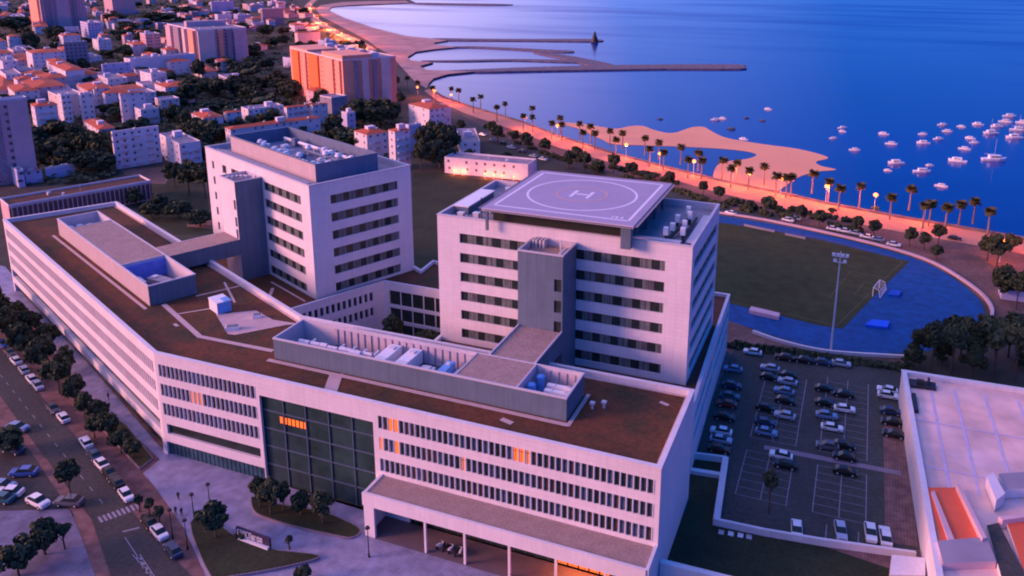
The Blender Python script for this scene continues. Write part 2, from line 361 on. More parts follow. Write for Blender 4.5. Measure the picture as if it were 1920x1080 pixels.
sheet('side_car_park', pxs([(-100, 800), (18, 800), (60, 850), (96, 905), (140, 968), (60, 985), (-60, 1010)]), .05, asph)
sheet('side_pavement', pxs([(-60, 960), (130, 955), (150, 1000), (182, 1090), (-60, 1090)]), .055, mat('side_paving', (.20, .19, .27), .85, .12, .2, mode='tile', s2=.4))
mk = MB()
def line(a, b_, wd=.14, z=.1, mb=None):
    (mb or mk).cap(strip([tuple(a), tuple(b_)], wd), z)
def pline(u0, v0, u1, v1, wd=.14): line(G(u0, v0)[:2], G(u1, v1)[:2], wd)
for i in range(9): pline(185+i*8.6, 966+(-3.1*i)+4, 192+i*8.6, 979-3.1*i+1, .42)      # zebra crossing
pline(230, 998, 262, 990, .35)
c0, c1 = Vector(G(-10, 690)[:2]), Vector(G(205, 960)[:2]); nn = 15
for i in range(nn):
    a = c0.lerp(c1, i/nn); line(a, a.lerp(c1, .35/(nn-i)), .13)
pline(234, 1008, 262, 1050, .14); pline(248, 1040, 285, 1082, .14); pline(262, 1040, 290, 1082, .14)
for i in range(4): pline(256+i*6, 1046+i*9, 266+i*6, 1050+i*9, .4)
# car park bays
def bays(x0, x1, y0, y1, mid=True, step=2.45):
    line((x0, y0), (x0, y1)); line((x1, y0), (x1, y1))
    if mid: line(((x0+x1)/2, y0), ((x0+x1)/2, y1))
    y = y0
    while y <= y1+.01: line((x0, y), (x1, y), .09); y += step
bx = [(G(1432, 800)[0], G(1491, 800)[0]), (G(1530, 800)[0], G(1612, 800)[0])]
cl = Vector(G(1417, 945)[:2]), Vector(G(1484, 952)[:2]), Vector(G(1529, 965)[:2]), Vector(G(1614, 972)[:2])
XA, XB, XC, XD = 63.9, 72.6, 77.0, 85.6
bays(XA, XB, -9.6, 5.3); bays(XA, XB, 10, 38.5); bays(XC, XD, -9.6, 5.3); bays(XC, XD, 10, 41.5)
for x in (79.5, 82.0, 84.5): line((x, -17), (x, -12.2))
tag(mk.build('road_marking', paint), kind='structure')
b = MB(); b.cap([(XA+3, 6.6), (XA+3, 8.1), (91.5, 8.9), (91.5, 7.4)], .09); tag(b.build('crossing_path', walk_m), kind='structure')
# stadium
track = smooth_line([(-20, 158), (15, 158), (32.4, 156.4), (62.3, 150.3), (96.3, 135.1), (109.5, 117.5), (114.5, 97), (108, 74), (92.9, 60.9), (77.2, 56.6), (67.3, 57.6), (51.1, 63.7), (30, 70), (0, 78), (-30, 100), (-40, 135)], 6, True)
sheet('running_track', track, .05, track_m)
pit = [(-10, 148), (34.9, 147.1), (48.1, 146.5), (70, 141.2), (96.9, 129.6), (86.8, 96.2), (79.2, 69.8), (74, 69.6), (49.2, 75.4), (0, 86), (-12, 110)]
sheet('pitch', pit, .08, pitch_m)
pm = MB()
for a, b_ in (((48.1, 144.5), (70, 139.4)), ((70, 139.4), (95, 128.8)), ((95, 128.8), (85.3, 97)), ((85.3, 97), (77.8, 71.3)), ((77.8, 71.3), (49.5, 77)),
              ((89.2, 112), (80, 114)), ((80, 114), (75, 90)), ((75, 90), (83, 88)), ((87.5, 105), (84, 105.6)), ((84, 105.6), (81.5, 95)), ((81.5, 95), (85, 94.3))): line(a, b_, .16, .11, pm)
tag(pm.build('pitch_marking', mat('faded_pitch_paint', (.16, .12, .08), .9, .2, .5)), kind='structure')
b = MB(); b.prism(strip(smooth_line([(-20, 160), (32.4, 158.4), (62.3, 152.3), (97, 137), (111.2, 118), (116.4, 97), (109.5, 73)], 6), .8), 0, .7)
tag(b.build('track_wall', wallc['pink']), 'low pale kerb wall curving round the seaward end of the blue running track', 'wall')
b = MB(); b.prism(strip(smooth_line([(94.5, 58.6), (77.2, 54.4), (66.5, 55.4), (58, 58.8)], 6), .6), 0, .8)
tag(b.build('track_wall', wplain), 'low pale wall between the running track and the car park', 'wall')
b = MB(); b.cap([tuple(G(u, v)[:2]) for u, v in ((1560, 612+42), (1585, 655), (1582, 664), (1555, 663))], .1)
for lab, L, m_ in (('long pink sheltered bench box beside the near touchline', [(1408, 581), (1462, 594), (1460, 601), (1404, 588)], wallc['pink']), ('bright blue landing mat lying in the curve of the track', [(1635, 603), (1668, 606), (1664, 618), (1622, 613)], mat('blue_mat', (.01, .12, .8), .7, .1, 1)), ('small blue training mat behind the goal', [(1672, 546), (1690, 549), (1685, 558), (1664, 556)], mat('blue_mat2', (.01, .09, .5), .7, .1, 1))):
    b = MB(); b.prism(pxs(L), .05, 1.1 if 'bench' in lab else .7); tag(b.build('team_shelter' if 'bench' in lab else 'landing_mat', m_), lab, 'shelter' if 'bench' in lab else 'mat')
for i, L in enumerate(([(1395, 424), (1452, 436)], [(1472, 441), (1510, 449)])):
    b = MB(); b.prism(strip(pxs(L), .3), .08, .8); tag(b.build('advertising_board', wallc['grey']), ['longer', 'shorter'][i]+' pale board along the far touchline', 'board')
# goal
gp = Vector(G(1636, 556)[:2]); gq = Vector(G(1656, 531)[:2]); gd2 = (gq-gp).normalized(); gl = 7.3
e = empty('football_goal', (gp.x, gp.y, .1), math.atan2(gd2.y, gd2.x)); tag(e, 'white football goal with net at the near end of the pitch', 'goal')
b = MB()
b.tube((0, 0, 0), (0, 0, 2.6), .12); b.tube((gl, 0, 0), (gl, 0, 2.6), .12); b.tube((0, 0, 2.6), (gl, 0, 2.6), .12)
b.tube((0, 0, 2.6), (0, -1.4, 2.2), .07); b.tube((gl, 0, 2.6), (gl, -1.4, 2.2), .07); b.tube((0, -2, 0), (gl, -2, 0), .07); b.tube((0, -1.4, 2.2), (0, -2, 0), .07); b.tube((gl, -1.4, 2.2), (gl, -2, 0), .07)
b.build('frame', whitem, e)
b = MB()
for i in range(17): x = gl*i/16; b.tube((x, -1.4, 2.2), (x, -2, 0), .02, n=3, cap=False); b.tube((x, 0, 2.6), (x, -1.4, 2.2), .02, n=3, cap=False)
for k in range(6): b.tube((0, -2+.1*k, .36*k), (gl, -2+.1*k, .36*k), .02, n=3, cap=False)
b.build('net', whitem, e)
# floodlight mast
e = empty('floodlight_mast', (77, 56.4, 0)); tag(e, 'tall slim grey floodlight mast beside the running track', 'floodlight')
b = MB(); b.tube((0, 0, 0), (0, 0, 24.5), .30, .14, 10); b.build('pole', metal, e)
b = MB(); b.box((0, 0, 24.0), (3.4, .2, .2)); b.box((0, 0, 22.6), (2.6, .2, .2)); b.tube((0, 0, 22.6), (0, 0, 25.4), .1); b.build('crossbar', metal, e)
for k, (x, z) in enumerate(((-1.5, 24.3), (-.5, 24.3), (.5, 24.3), (1.5, 24.3), (-1.1, 22.8), (1.1, 22.8))):
    b = MB(); b.box((x, -.2, z), (.75, .35, .65)); b.build('lamp', whitem, e)

# promenade and its road
prom_sea = [(2080, 492), (1920, 449), (1830, 433), (1705, 412), (1545, 382), (1480, 367), (1350, 340), (1250, 315), (1155, 290), (1050, 257), (980, 230), (880, 200), (830, 182), (806, 166)]
prom_in = [(795, 170), (820, 188), (870, 212), (975, 248), (1050, 278), (1155, 308), (1250, 334), (1350, 362), (1480, 393), (1545, 408), (1705, 438), (1830, 460), (1920, 477), (2080, 520)]
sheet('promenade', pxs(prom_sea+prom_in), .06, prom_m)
b = MB(); b.prism(strip(pxs(prom_sea), .7), -1.5, 1.0); tag(b.build('sea_wall', rock), 'long dark low wall along the seaward edge of the palm promenade', 'wall')
in2 = [(860, 222), (905, 246), (975, 276), (1050, 305), (1155, 335), (1250, 358), (1345, 392), (1440, 410), (1530, 424), (1620, 444), (1700, 470), (1760, 492), (1830, 520), (1900, 520), (2080, 560)]
sheet('seafront_verge', pxs(prom_in[1:]+in2[::-1]), .03, earth)
rd = [(700, 95), (740, 130), (775, 165), (830, 205), (905, 246), (975, 276), (1050, 300), (1155, 333), (1250, 358), (1345, 395), (1460, 412)]
sheet('seafront_road', strip(pxs(rd), 9), .09, asph)
farroad = mat('lit_far_road', (.6, .3, .2), .8, .1, .05)  # orange lamplight is put into this road colour
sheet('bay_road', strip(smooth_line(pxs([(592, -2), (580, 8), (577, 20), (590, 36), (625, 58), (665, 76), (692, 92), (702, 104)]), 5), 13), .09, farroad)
sheet('verge', pxs([(1345, 397), (1345, 412), (1440, 424), (1600, 448), (1710, 482), (1790, 520), (1850, 570), (1862, 610), (1930, 620), (1930, 520), (1830, 516), (1700, 470), (1530, 428), (1440, 414)]), .025, earth)
sheet('stadium_verge', pxs([(1366, 600), (1440, 630), (1560, 652), (1700, 668), (1700, 700), (1560, 690), (1380, 655), (1340, 640)]), .035, earth)
sheet('lawn', pxs([(775, 325), (830, 322), (930, 342), (960, 400), (900, 560), (760, 560), (740, 470), (770, 400)]), .03, grass_m)
sheet('courtyard_paving', [(-27, -14), (52, -14), (52, -1), (-8, 0), (-12, 22), (-27, 26), (-42, -6)], .03, walk_m)
sheet('pavement', [(88.6, 26), (92.4, 26), (93.6, -12.5), (88.6, -13)], .08, redwalk)
sheet('garden_bed', [(54, -41), (92, -40), (93, -20), (78.5, -17.9), (61.5, -19.6), (60, -.8), (54.0, -2.2)], .05, grass_m)
sheet('lawn', pxs([(225, 350), (380, 330), (400, 440), (330, 440), (260, 400)]), .03, grass_m)
sheet('yard', pxs([(360, 395), (400, 398), (402, 430), (350, 425)]), .05, earth)
sheet('yard', pxs([(80, 280), (125, 262), (150, 310), (120, 330)]), .05, earth)
sheet('yard', pxs([(225, 318), (330, 312), (310, 345), (250, 345)]), .05, earth)

# ---------------------------------------------------------------- hospital: front building (south and west wings)
Z = 21.36; ZR = 20.3
K = (-39.7, -38.19); SE = (56.4, -38.19); NE = (56.4, -14.0); KI = (-24.3, -14.2)
WO = WF(-43.1, 95.5); WI = WF(-14.0, 92.0)
kW = WF(-43.05, -16.9)
hosp = empty('hospital_building', (0, -38, 0)); tag(hosp, 'long low white hospital wing with brown planted roof bending along the street', 'building')
HOFF = Vector((0, -38, 0))
def hb(b, name, m, parent=hosp):
    o = b.build(name, m, parent); root = parent
    while root.parent: root = root.parent
    if parent is root: o.location = -root.location
    return o
ops = []; wins = []
LX = lambda x: x-K[0]
for r, zt in enumerate((19.19, 15.19, 11.15)):
    for i in range(22):
        x0 = -39.0+i*(22.5/22); ops.append((LX(x0), LX(x0+.74), zt-2.5, zt, .24))
    for i in range(46):
        x0 = 8.7+i*(46.9/46); ops.append((LX(x0), LX(x0+.76), zt-2.4, zt, .24))
ops.append((LX(-38.6), LX(-16.6), 4.7, 6.8)); ops.append((LX(-39.2), LX(-16.0), 0, 2.9)); ops.append((LX(-15.8), LX(7.7), 0, 17.7))
ops.append((LX(14), LX(55), .0, 5.2))
b = MB(); facade(b, K, SE, 0, Z, ops, .55, 0, 1)
# east end, back, inner kink, west wing sides
eops = [(s, s+1.2, zt-2.2, zt) for s in (4, 9, 14, 19) for zt in ()]
facade(b, SE, NE, 0, Z, [], .4); facade(b, NE, KI, 0, Z, [], .4); facade(b, KI, WI, 0, Z, [], .4); facade(b, WI, WO, 0, Z, [], .4)
Lw = (Vector(WO)-Vector(K)).length
wops = []; NWc = 104
for zt in (19.19, 15.19, 11.15):
    for i in range(NWc): s0 = 1.2+i*(Lw-2.4)/NWc; wops.append((s0, s0+.7, zt-2.4, zt))
wops.append((1.2, Lw-1.2, 4.7, 7.0)); wops.append((1.2, Lw-1.2, 0, 2.9))
facade(b, WO, K, 0, Z, [(Lw-s1, Lw-s0, a, c) for s0, s1, a, c in wops], .9, 0, 1)
hb(b, 'wall', [white, wplain])
# parapet coping and roof
outer = [K, SE, NE, KI, WI, WO]
def inset(poly, d):
    n = len(poly); o = []
    for i in range(n):
        p, q, r_ = Vector(poly[i-1]), Vector(poly[i]), Vector(poly[(i+1) % n])
        e1 = (q-p).normalized(); e2 = (r_-q).normalized(); n1 = Vector((-e1.y, e1.x)); n2 = Vector((-e2.y, e2.x))
        m_ = (n1+n2); m_ = m_/(m_.length_squared/2) if m_.length > .01 else n1
        o.append(tuple(q+m_*d))
    return o
def ring(b, poly, d, z0, z1, mi=0, lip=.08):
    inn = inset(poly, d); out_ = inset(poly, -lip); n = len(poly)
    for i in range(n):
        j = (i+1) % n
        b.face([(*out_[i], z1), (*out_[j], z1), (*inn[j], z1), (*inn[i], z1)], mi)
        b.face([(*inn[i], z1), (*inn[j], z1), (*inn[j], z0), (*inn[i], z0)], mi)
        b.face([(*out_[i], z1-.25), (*out_[j], z1-.25), (*out_[j], z1), (*out_[i], z1)], mi)
b = MB(); ring(b, outer, .7, ZR, Z+.08); hb(b, 'parapet', wplain)
b = MB(); b.cap(inset(outer, .65), ZR, 0)
rg = hb(b, 'roof', garden); tag(rg, 'brown and dark green planted roof')
b = MB(); ring(b, inset(outer, .75), .45, ZR, ZR+.14, 0, 0)
zz = ZR+.05
def band(b, L, wd, z=zz): b.cap(strip(L, wd), z)
band(b, [(-57.2, -18.6), (-38.4, -28.0), (-21, -27.6)], 1.1); band(b, [(-50.6, -21.6), (-45.6, -16.2)], .5, zz+.03); band(b, [(-1.6, -37.0), (-4.6, -30.6)], 2.4, zz+.01)
band(b, [(-19.6, -30.9), (39.6, -30.9)], 1.0, zz+.02); band(b, [(39.6, -31.2), (39.6, -20.4)], .7, zz)
band(b, [WF(-25.5, 6.6), WF(-16, 5.5)], .5); band(b, [WF(-36.2, 74), WF(-36, 7)], .7); band(b, [(-43.5, -12.2), WF(-17.5, 10)], .5, zz+.02)
b.cap([(-42.9, -18.6), (-34, -25.1), (-32.4, -24.9), (-26.0, -17.4), (-23.8, -15.9), (-30, -16.3), (-36.4, -13.9)], zz+.04)
for x, y, s in ((30, -33.5, 1.1), (52.3, -18.6, .8), (-46.7, -25.7, .8), (-70, -10, 1.0), (-88, -2, 1.1), (-60, -16, .7)): b.cap(strip([(x-s, y+.3), (x+s, y-.3)], s*.9), zz+.01)
hb(b, 'roof_path', pathm)
# atrium glazing
b = MB(); b.face([(-16, -37.4, 0), (8, -37.4, 0), (8, -37.4, 18), (-16, -37.4, 18)]); gl_ = hb(b, 'atrium_glazing', mat('atrium_glass', (.030, .062, .060), .18, .35, .25, spec=.3))
b = MB()
for z in (3.6, 7.3, 10.9, 14.5): b.box((-4, -37.5, z), (23.6, .2, .22))
for x in (-11.2, -6.5, -1.7, 3.1): b.box((x, -37.55, 0), (.2, .2, 17.7))
o = b.build('glazing_frame', mat('glazing_frame_paint', (.08, .12, .17), .5, .1, 1), gl_)
b = MB()
for i in range(7): x = -12.2+i*.86; b.face([(x, -37.47, 12.6), (x+.6, -37.47, 12.6), (x+.6, -37.47, 13.9), (x, -37.47, 13.9)])
b.build('lit_pane', lit, gl_)
# ground-floor glazing and doors
b = MB()
b.face([(-39.4, -37.7, 0), (-15.9, -37.7, 0), (-15.9, -37.7, 3), (-39.4, -37.7, 3)]); 
for i in range(24): b.box((-39.2+i, -37.75, 0), (.07, .06, 2.9), mi=1)
o = hb(b, 'ground_floor_glazing', [teal, darkm])
b = MB(); b.face([(-38.8, -37.68, 4.5), (-16.4, -37.68, 4.5), (-16.4, -37.68, 7), (-38.8, -37.68, 7)])
P0 = Vector(WO); dW = (Vector(K)-P0)/Lw; iW = Vector((-dW.y, dW.x))
def WP(s, z, k): q = P0+dW*s+iW*k; return (q.x, q.y, z)
b.face([WP(1, 4.5, .88), WP(Lw-1, 4.5, .88), WP(Lw-1, 7.1, .88), WP(1, 7.1, .88)])
b.face([WP(1, 0, .88), WP(Lw-1, 0, .88), WP(Lw-1, 3, .88), WP(1, 3, .88)])
hb(b, 'ribbon_window', glass)
# canopy
b = MB(); b.prism([(8.8, -43.7), (56.1, -43.7), (56.1, -38.25), (8.8, -38.25)], 7.7, 8.0, 0, 1, True); hb(b, 'canopy', [wplain, gravel])
b = MB(); b.box((32.3, -43.55, 5.9), (47.4, .5, 2.3)); b.box((9.75, -43.5, 0), (1.9, .5, 5.9)); b.box((8.95, -40.75, 0), (.5, 5.1, 8.2)); b.box((56.15, -40.9, 0), (.5, 5.4, 8.3)); hb(b, 'canopy_frame', wplain)
for x in (20.1, 27.1, 34.7, 42.3, 50.0):
    b = MB(); b.box((x, -43.5, 0), (.34, .4, 5.9)); hb(b, 'column', wplain)
b = MB(); b.cap([(8.9, -43.8), (56, -43.8), (56, -38.2), (8.9, -38.2)], .1); hb(b, 'porch_floor', mat('porch_floor', (.16, .12, .13), .8, .1, .5))
b = MB(); b.face([(13.8, -37.75, 0), (55.2, -37.75, 0), (55.2, -37.75, 5.3), (13.8, -37.75, 5.3)]); pg = hb(b, 'entrance_glazing', glass)
b = MB()
for x in range(15, 56, 2): b.box((x, -37.8, 0), (.1, .08, 5.2))
b.build('glazing_frame', mat('glazing_frame_paint', (.1, .1, .1)), pg)
b = MB()
for i in range(5): b.face([(40.6+i*1.75, -37.82, .2), (42.1+i*1.75, -37.82, .2), (42.1+i*1.75, -37.82, 4.0), (40.6+i*1.75, -37.82, 4.0)])
b.build('lit_doorway', lit, pg)
pl = bpy.data.lights.new('doorway_light', 'AREA'); pl.energy = 900; pl.color = (1, .22, .05); pl.size = 6; pl.shape = 'RECTANGLE'; pl.size_y = 2.5
po = bpy.data.objects.new('doorway_light', pl); COL.objects.link(po); po.location = (45, -38.4, 3.6); po.rotation_euler = (R(-60), 0, 0)
# podium windows (the hundred nearest stay single parts)
pane = {}
def wmesh(kind):
    if kind not in pane:
        b = MB(); b.face([(0, 0, 0), (.9, 0, 0), (.9, 0, 2.6), (0, 0, 2.6)], 0); b.box((.34, -.04, 0), (.05, .06, 2.5), mi=1); b.box((.4, -.04, 1.8), (.8, .06, .06), mi=1)
        pane[kind] = b.mesh('window', [kind, darkm])
    return pane[kind]
alts = [glass, mat('dusky_glass', (.05, .066, .085), .2, .4, .6, spec=.3), mat('blue_grey_glass', (.09, .13, .20), .25, .4, .8, spec=.3), mat('brown_glass', (.09, .06, .055), .3, .3, .8)]
rest = MB(); cands = []
for r, zt in enumerate((19.19, 15.19, 11.15)):
    for i in range(22): cands.append((-39.0+i*(22.5/22), zt-2.45, r, i-100))
    for i in range(46): cands.append((8.7+i*(46.9/46), zt-2.3, r, i))
cands.sort(key=lambda c: -c[0]); litset = {(0, 2): lit, (0, 3): lit, (1, 3): lit, (1, 0): dimlit, (0, 24): lit, (0, 25): lit, (0, 26): dimlit, (1, 15): dimlit, (1, -92): dimlit, (1, -91): dimlit, (1, -93): dimlit}
order = [glass, alts[1], alts[2], alts[3], lit, dimlit]
for n, (x, z, r, i) in enumerate(cands):
    m_ = litset.get((r, i)) or rnd.choices(alts, (3, 4, 3 if i > 10 else 1, 2))[0]
    if n < 100:
        o = bpy.data.objects.new('window', wmesh(m_)); COL.objects.link(o); o.parent = hosp; o.location = Vector((x-.06, -37.97, z-.15))-HOFF
        if m_ in (lit, dimlit): tag(o, 'orange lit window' if m_ is lit else 'faintly pink lit window')
    else: rest.face([(x-.06, -37.96, z-.15), (x+.84, -37.96, z-.15), (x+.84, -37.96, z+2.6), (x-.06, -37.96, z+2.6)], order.index(m_))
for zt in (19.19, 15.19, 11.15):
    for i in range(NWc):
        s0 = Lw-(1.2+i*(Lw-2.4)/NWc)-.75; k = .86; z0 = zt-2.45
        rest.face([WP(s0, z0, k), WP(s0+.8, z0, k), WP(s0+.8, zt+.05, k), WP(s0, zt+.05, k)], rnd.choice([0, 1, 1, 2]))
o = hb(rest, 'window', order); tag(o, kind='stuff')
o = MB()
for i in range(46*3+22*3):
    pass
fb = MB()
for (x, z, r, i) in cands: fb.box((x+.76+.12, -38.16, z), (.12, .2, 2.3 if i > -50 else 2.4))
hb(fb, 'window_fin', fin)

# ---------------------------------------------------------------- hospital towers
def ribbon(parent, P, s0, s1, z0, z1, k, seed, rowlab=None):
    rr_ = random.Random(seed); b = MB(); s = s0-.05
    def q(a, c, mi, kk, za=z0-.05, zb=z1+.05): b.face([P(a, za, kk), P(c, za, kk), P(c, zb, kk), P(a, zb, kk)], mi)
    q(s0-.05, s1+.05, 0, k)
    i = 0
    while s < s1:
        dk = rr_.uniform(1.5, 1.9)
        wv = rr_.uniform(1.9, 2.3)
        a = s+dk; e_ = min(a+wv, s1)
        if a < s1:
            q(a, (a+e_)/2-.04, 1, k-.03); q((a+e_)/2+.04, e_, 1 if rr_.random() < .8 else 2, k-.03)
        s = a+wv; i += 1
    st = s0
    while st < s1: q(st-.04, st+.04, 3, k-.05); st += 1.0
    o = b.build('ribbon_window', [glass, blind, mat('blind_open', (.12, .11, .13), .5, .2, 1), darkm], parent)
    rt_ = parent
    if not rt_.parent: o.location = -Vector(rt_.location)
    return o
def tower(root, fr, A, B, zb, zt, faces, roofz):
    "faces: list of (side, openings)"
    b = MB(); c = [fr(0, 0), fr(A, 0), fr(A, B), fr(0, B)]; P = {}
    for i in range(4): P[i] = facade(b, c[i], c[(i+1) % 4], zb, zt, faces[i], .35, 0, 1)
    o = b.build('wall', [white, wplain], root); o.location = -root.location
    b = MB(); ring(b, c, .5, roofz, zt+.06); o = b.build('parapet', grey_top, root); o.location = -root.location
    b = MB(); b.cap(inset(c, .45), roofz); o = b.build('roof', roofgrey, root); o.location = -root.location
    b = MB(); b.cap(c, zb+.02)
    n = 0
    for i in range(4):
        for op in faces[i]:
            if op[1]-op[0] > 2.5: ribbon(root, P[i], *op[:4], .33, hash((i, round(op[2])))+7)
            else:
                m_ = MB(); q = P[i]; m_.face([q(op[0]-.05, op[2]-.05, .32), q(op[1]+.05, op[2]-.05, .32), q(op[1]+.05, op[3]+.05, .32), q(op[0]-.05, op[3]+.05, .32)]); mm = (op[0]+op[1])/2
                m_.face([q(mm-.05, op[2], .28), q(mm+.05, op[2], .28), q(mm+.05, op[3], .28), q(mm-.05, op[3], .28)], 1)
                o = m_.build('window', [glass, darkm], root); o.location = -root.location
    return P
# front tower (with the helipad)
FT = Fr(0, 0, 0); tw = empty('hospital_tower', (26, 14, 14)); tag(tw, 'white hospital tower carrying the square helipad on its roof', 'building')
zr = [38.51-4.191*k for k in range(6)]; H = 2.05
f0 = [(5.04, 21.3, z-H, z) for z in zr]+[(29.9, 47.4, z-H, z) for z in zr]
f1 = [(2.5, 27, z-H, z) for z in zr]; f3 = [(3, 9, z-H, z) for z in zr]
tower(tw, FT, 52.3, 28.9, 0, 42.0, [f0, f1, [(4, 48, z-H, z) for z in zr], f1], 40.6)
# stair shaft and bridge
def shaft(root, fr, a0, b0, a1, b1, z0, z1, ops, lab):
    c = [fr(a0, b0), fr(a1, b0), fr(a1, b1), fr(a0, b1)]; b = MB()
    P = facade(b, c[0], c[1], z0, z1, ops[0], .3); facade(b, c[1], c[2], z0, z1, [], .3); facade(b, c[3], c[0], z0, z1, [], .3)
    b.cap(c, z1-1.2, 1); o = b.build('stair_shaft', [grey, gravel], root); o.location = -root.location; sh = o
    b = MB(); ring(b, c, .3, z1-1.2, z1+.05); b.build('parapet', grey_top, sh)
    for op in ops[0]:
        m_ = MB(); m_.face([P(op[0]-.05, op[2]-.05, .28), P(op[1]+.05, op[2]-.05, .28), P(op[1]+.05, op[3]+.05, .28), P(op[0]-.05, op[3]+.05, .28)]); m_.build('window', glass, sh)
    return sh
sh = shaft(tw, FT, 21.15, -7.8, 30.15, -.01, 0, 39.8, [[(7.3, 8.75, z-2.75, z-.3) for z in (35.3, 31.1, 26.9)]], '')
b = MB()
for x in (22.0, 22.6, 23.4, 24.1): b = MB(); b.box((x, -1.2, 38.6), (.35, 2.0, 1.5)); b.build('roof_vent', metal, sh)
b = MB(); b.box((27.6, -2, 38.6), (.3, .3, 2.0)); b.build('vent_pipe', metal, sh); b = MB(); b.box((29.0, -4.6, 38.6), (.5, 3.6, 1.1)); b.build('duct', metal, sh)
b = MB(); b.prism([(21.15, -20.9), (30.15, -20.9), (30.15, -7.8), (21.15, -7.8)], 20.6, 24.45, 0, 1, True)
br_ = b.build('link_bridge', [grey, gravel], tw); br_.location = -tw.location
for x in (21.3, 30.0): b = MB(); b.box((x, -14.35, 24.3), (.3, 13.1, .45)); b.build('parapet', grey_top, br_)
# helipad
hx0, hx1, hy0, hy1, hz = 11.2, 41.8, -2.4, 29.2, 45.3
b = MB(); b.prism([(hx0, hy0), (hx1, hy0), (hx1, hy1), (hx0, hy1)], hz-.55, hz, 0, 1, True)
pad = mat('helipad_deck', (.39, .34, .46), .75, .05, .12)
hp = b.build('helipad', [grey_top, pad], tw); hp.location = -tw.location
b = MB(); cx, cy = 26.4, 14.0
q = 13.7
for (x0, y0, x1, y1) in ((cx-q, cy-q, cx+q, cy-q), (cx+q, cy-q, cx+q, cy+q), (cx+q, cy+q, cx-q, cy+q), (cx-q, cy+q, cx-q, cy-q)): b.cap(strip([(x0, y0), (x1, y1)], .55), hz+.012)
def circ(b, r0, wd, z, n=72, mi=0):
    for i in range(n):
        a, c = 2*math.pi*i/n, 2*math.pi*(i+1)/n
        b.face([(cx+r0*math.cos(a), cy+r0*math.sin(a), z), (cx+(r0+wd)*math.cos(a), cy+(r0+wd)*math.sin(a), z), (cx+(r0+wd)*math.cos(c), cy+(r0+wd)*math.sin(c), z), (cx+r0*math.cos(c), cy+r0*math.sin(c), z)], mi)
circ(b, 11.0, .5, hz+.016); circ(b, 5.0, .42, hz+.02, mi=1)
for x0, y0, x1, y1 in ((cx-1.75, cy-2.4, cx-1.75, cy+2.4), (cx+1.75, cy-2.4, cx+1.75, cy+2.4), (cx-1.5, cy, cx+1.5, cy)): b.cap(strip([(x0, y0), (x1, y1)], .75), hz+.024)
for i, (x, w_) in enumerate(((36.6, .35), (37.4, .6), (38.4, .45))): b.cap(strip([(x, 1.2), (x+.15, 2.1)], w_), hz+.028)
b.build('marking', [mat('pad_white_paint', (.80, .76, .86), .7, .04, 1), mat('pad_yellow_paint', (.62, .38, .36), .7, .04, 1)], hp)
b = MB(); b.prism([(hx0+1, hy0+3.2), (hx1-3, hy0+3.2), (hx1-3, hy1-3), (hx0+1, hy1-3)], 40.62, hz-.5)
b.build('recess_block', mat('recess_shade_metal', (.022, .026, .02), .7, .2, .5), hp)  # dark block under the deck, the recess shade put into its colour
b = MB()
for x in (12, 40):
    for y in (-1.6, 28.6): b.box((x, y, 40.6), (.5, .5, hz-41.1))
for y in (4, 11, 18, 25): b.box((hx1-1, y, 40.6), (.5, .5, hz-41.1)); b.box((hx0+.6, y, 40.6), (.5, .5, hz-41.1))
b.box((40.3, -1.4, 40.6), (1.9, 1.6, hz-41.2))
b.build('column', grey, hp)
b = MB()
for (x0, y0, x1, y1) in ((hx0, hy0, hx1, hy0), (hx1, hy0, hx1, hy1), (hx1, hy1, hx0, hy1), (hx0, hy1, hx0, hy0)):
    dx, dy = (x1-x0), (y1-y0); L_ = math.hypot(dx, dy); nx, ny = dy/L_, -dx/L_
    b.face([(x0, y0, hz-.2), (x1, y1, hz-.2), (x1+nx*.8, y1+ny*.8, hz-.05), (x0+nx*.8, y0+ny*.8, hz-.05)])
    b.face([(x0, y0, hz-.24), (x0+nx*.8, y0+ny*.8, hz-.09), (x1+nx*.8, y1+ny*.8, hz-.09), (x1, y1, hz-.24)])
b.build('safety_net', mat('net_mesh', (.24, .20, .26), .8, .1, 2), hp)
# rear tower
lt = empty('hospital_tower', (*WF(14, 28), 14)); tag(lt, 'white hospital tower behind the west wing, with blue-grey roof plant enclosure', 'building')
zl = [38.652-4.403*k for k in range(6)]; H2 = 2.2
f0 = [(5.4, 24.4, z-H2, z) for z in zl]                      # south-east face (outside on the right going along a)
f3 = [(4.2, 22.6, z-H2, z) for z in zl]+[(z2, z2+1.3, z-H2, z) for z in zl for z2 in (51.6,)]+[(33.2, 41, zl[0]-H2, zl[0]), (44, 46.5, zl[0]-H2, zl[0])]
f3 = [(56.6-s1, 56.6-s0, a, c) for s0, s1, a, c in f3]
tower(lt, WF, 28.5, 56.6, 0, 42.0, [f0, [(4, 52, z-H2, z) for z in zl], [(4, 24, z-H2, z) for z in zl], f3], 40.7)
c = [WF(-7.2, 31.8), WF(-7.2, 23.3), WF(0.01, 23.3), WF(0.01, 31.8)]
b = MB(); P = facade(b, c[0], c[1], 0, 39.7, [(7.1, 8.2, z-2.6, z-.1) for z in (35, 30.6, 26.9+.6)], .3); facade(b, c[1], c[2], 0, 39.7, [], .3, 2, 2); facade(b, c[3], c[0], 0, 39.7, [], .3); b.cap(c, 38.6, 1)
sh2 = b.build('stair_shaft', [white, gravel, grey], lt); sh2.location = -lt.location
b = MB(); ring(b, c, .3, 38.6, 39.75); b.build('parapet', grey_top, sh2)
for z in (35, 30.6, 27.5):
    m_ = MB(); m_.face([P(7.05, z-2.65, .28), P(8.25, z-2.65, .28), P(8.25, z-.05, .28), P(7.05, z-.05, .28)]); m_.build('window', glass, sh2)
b = MB()
for i in range(6): b = MB(); b.box((*WF(-6+i*.9, 29.5-i*.5), 38.6), (.4, 1.2, 1.2), R(20*i)); b.build('roof_vent', metal, sh2)
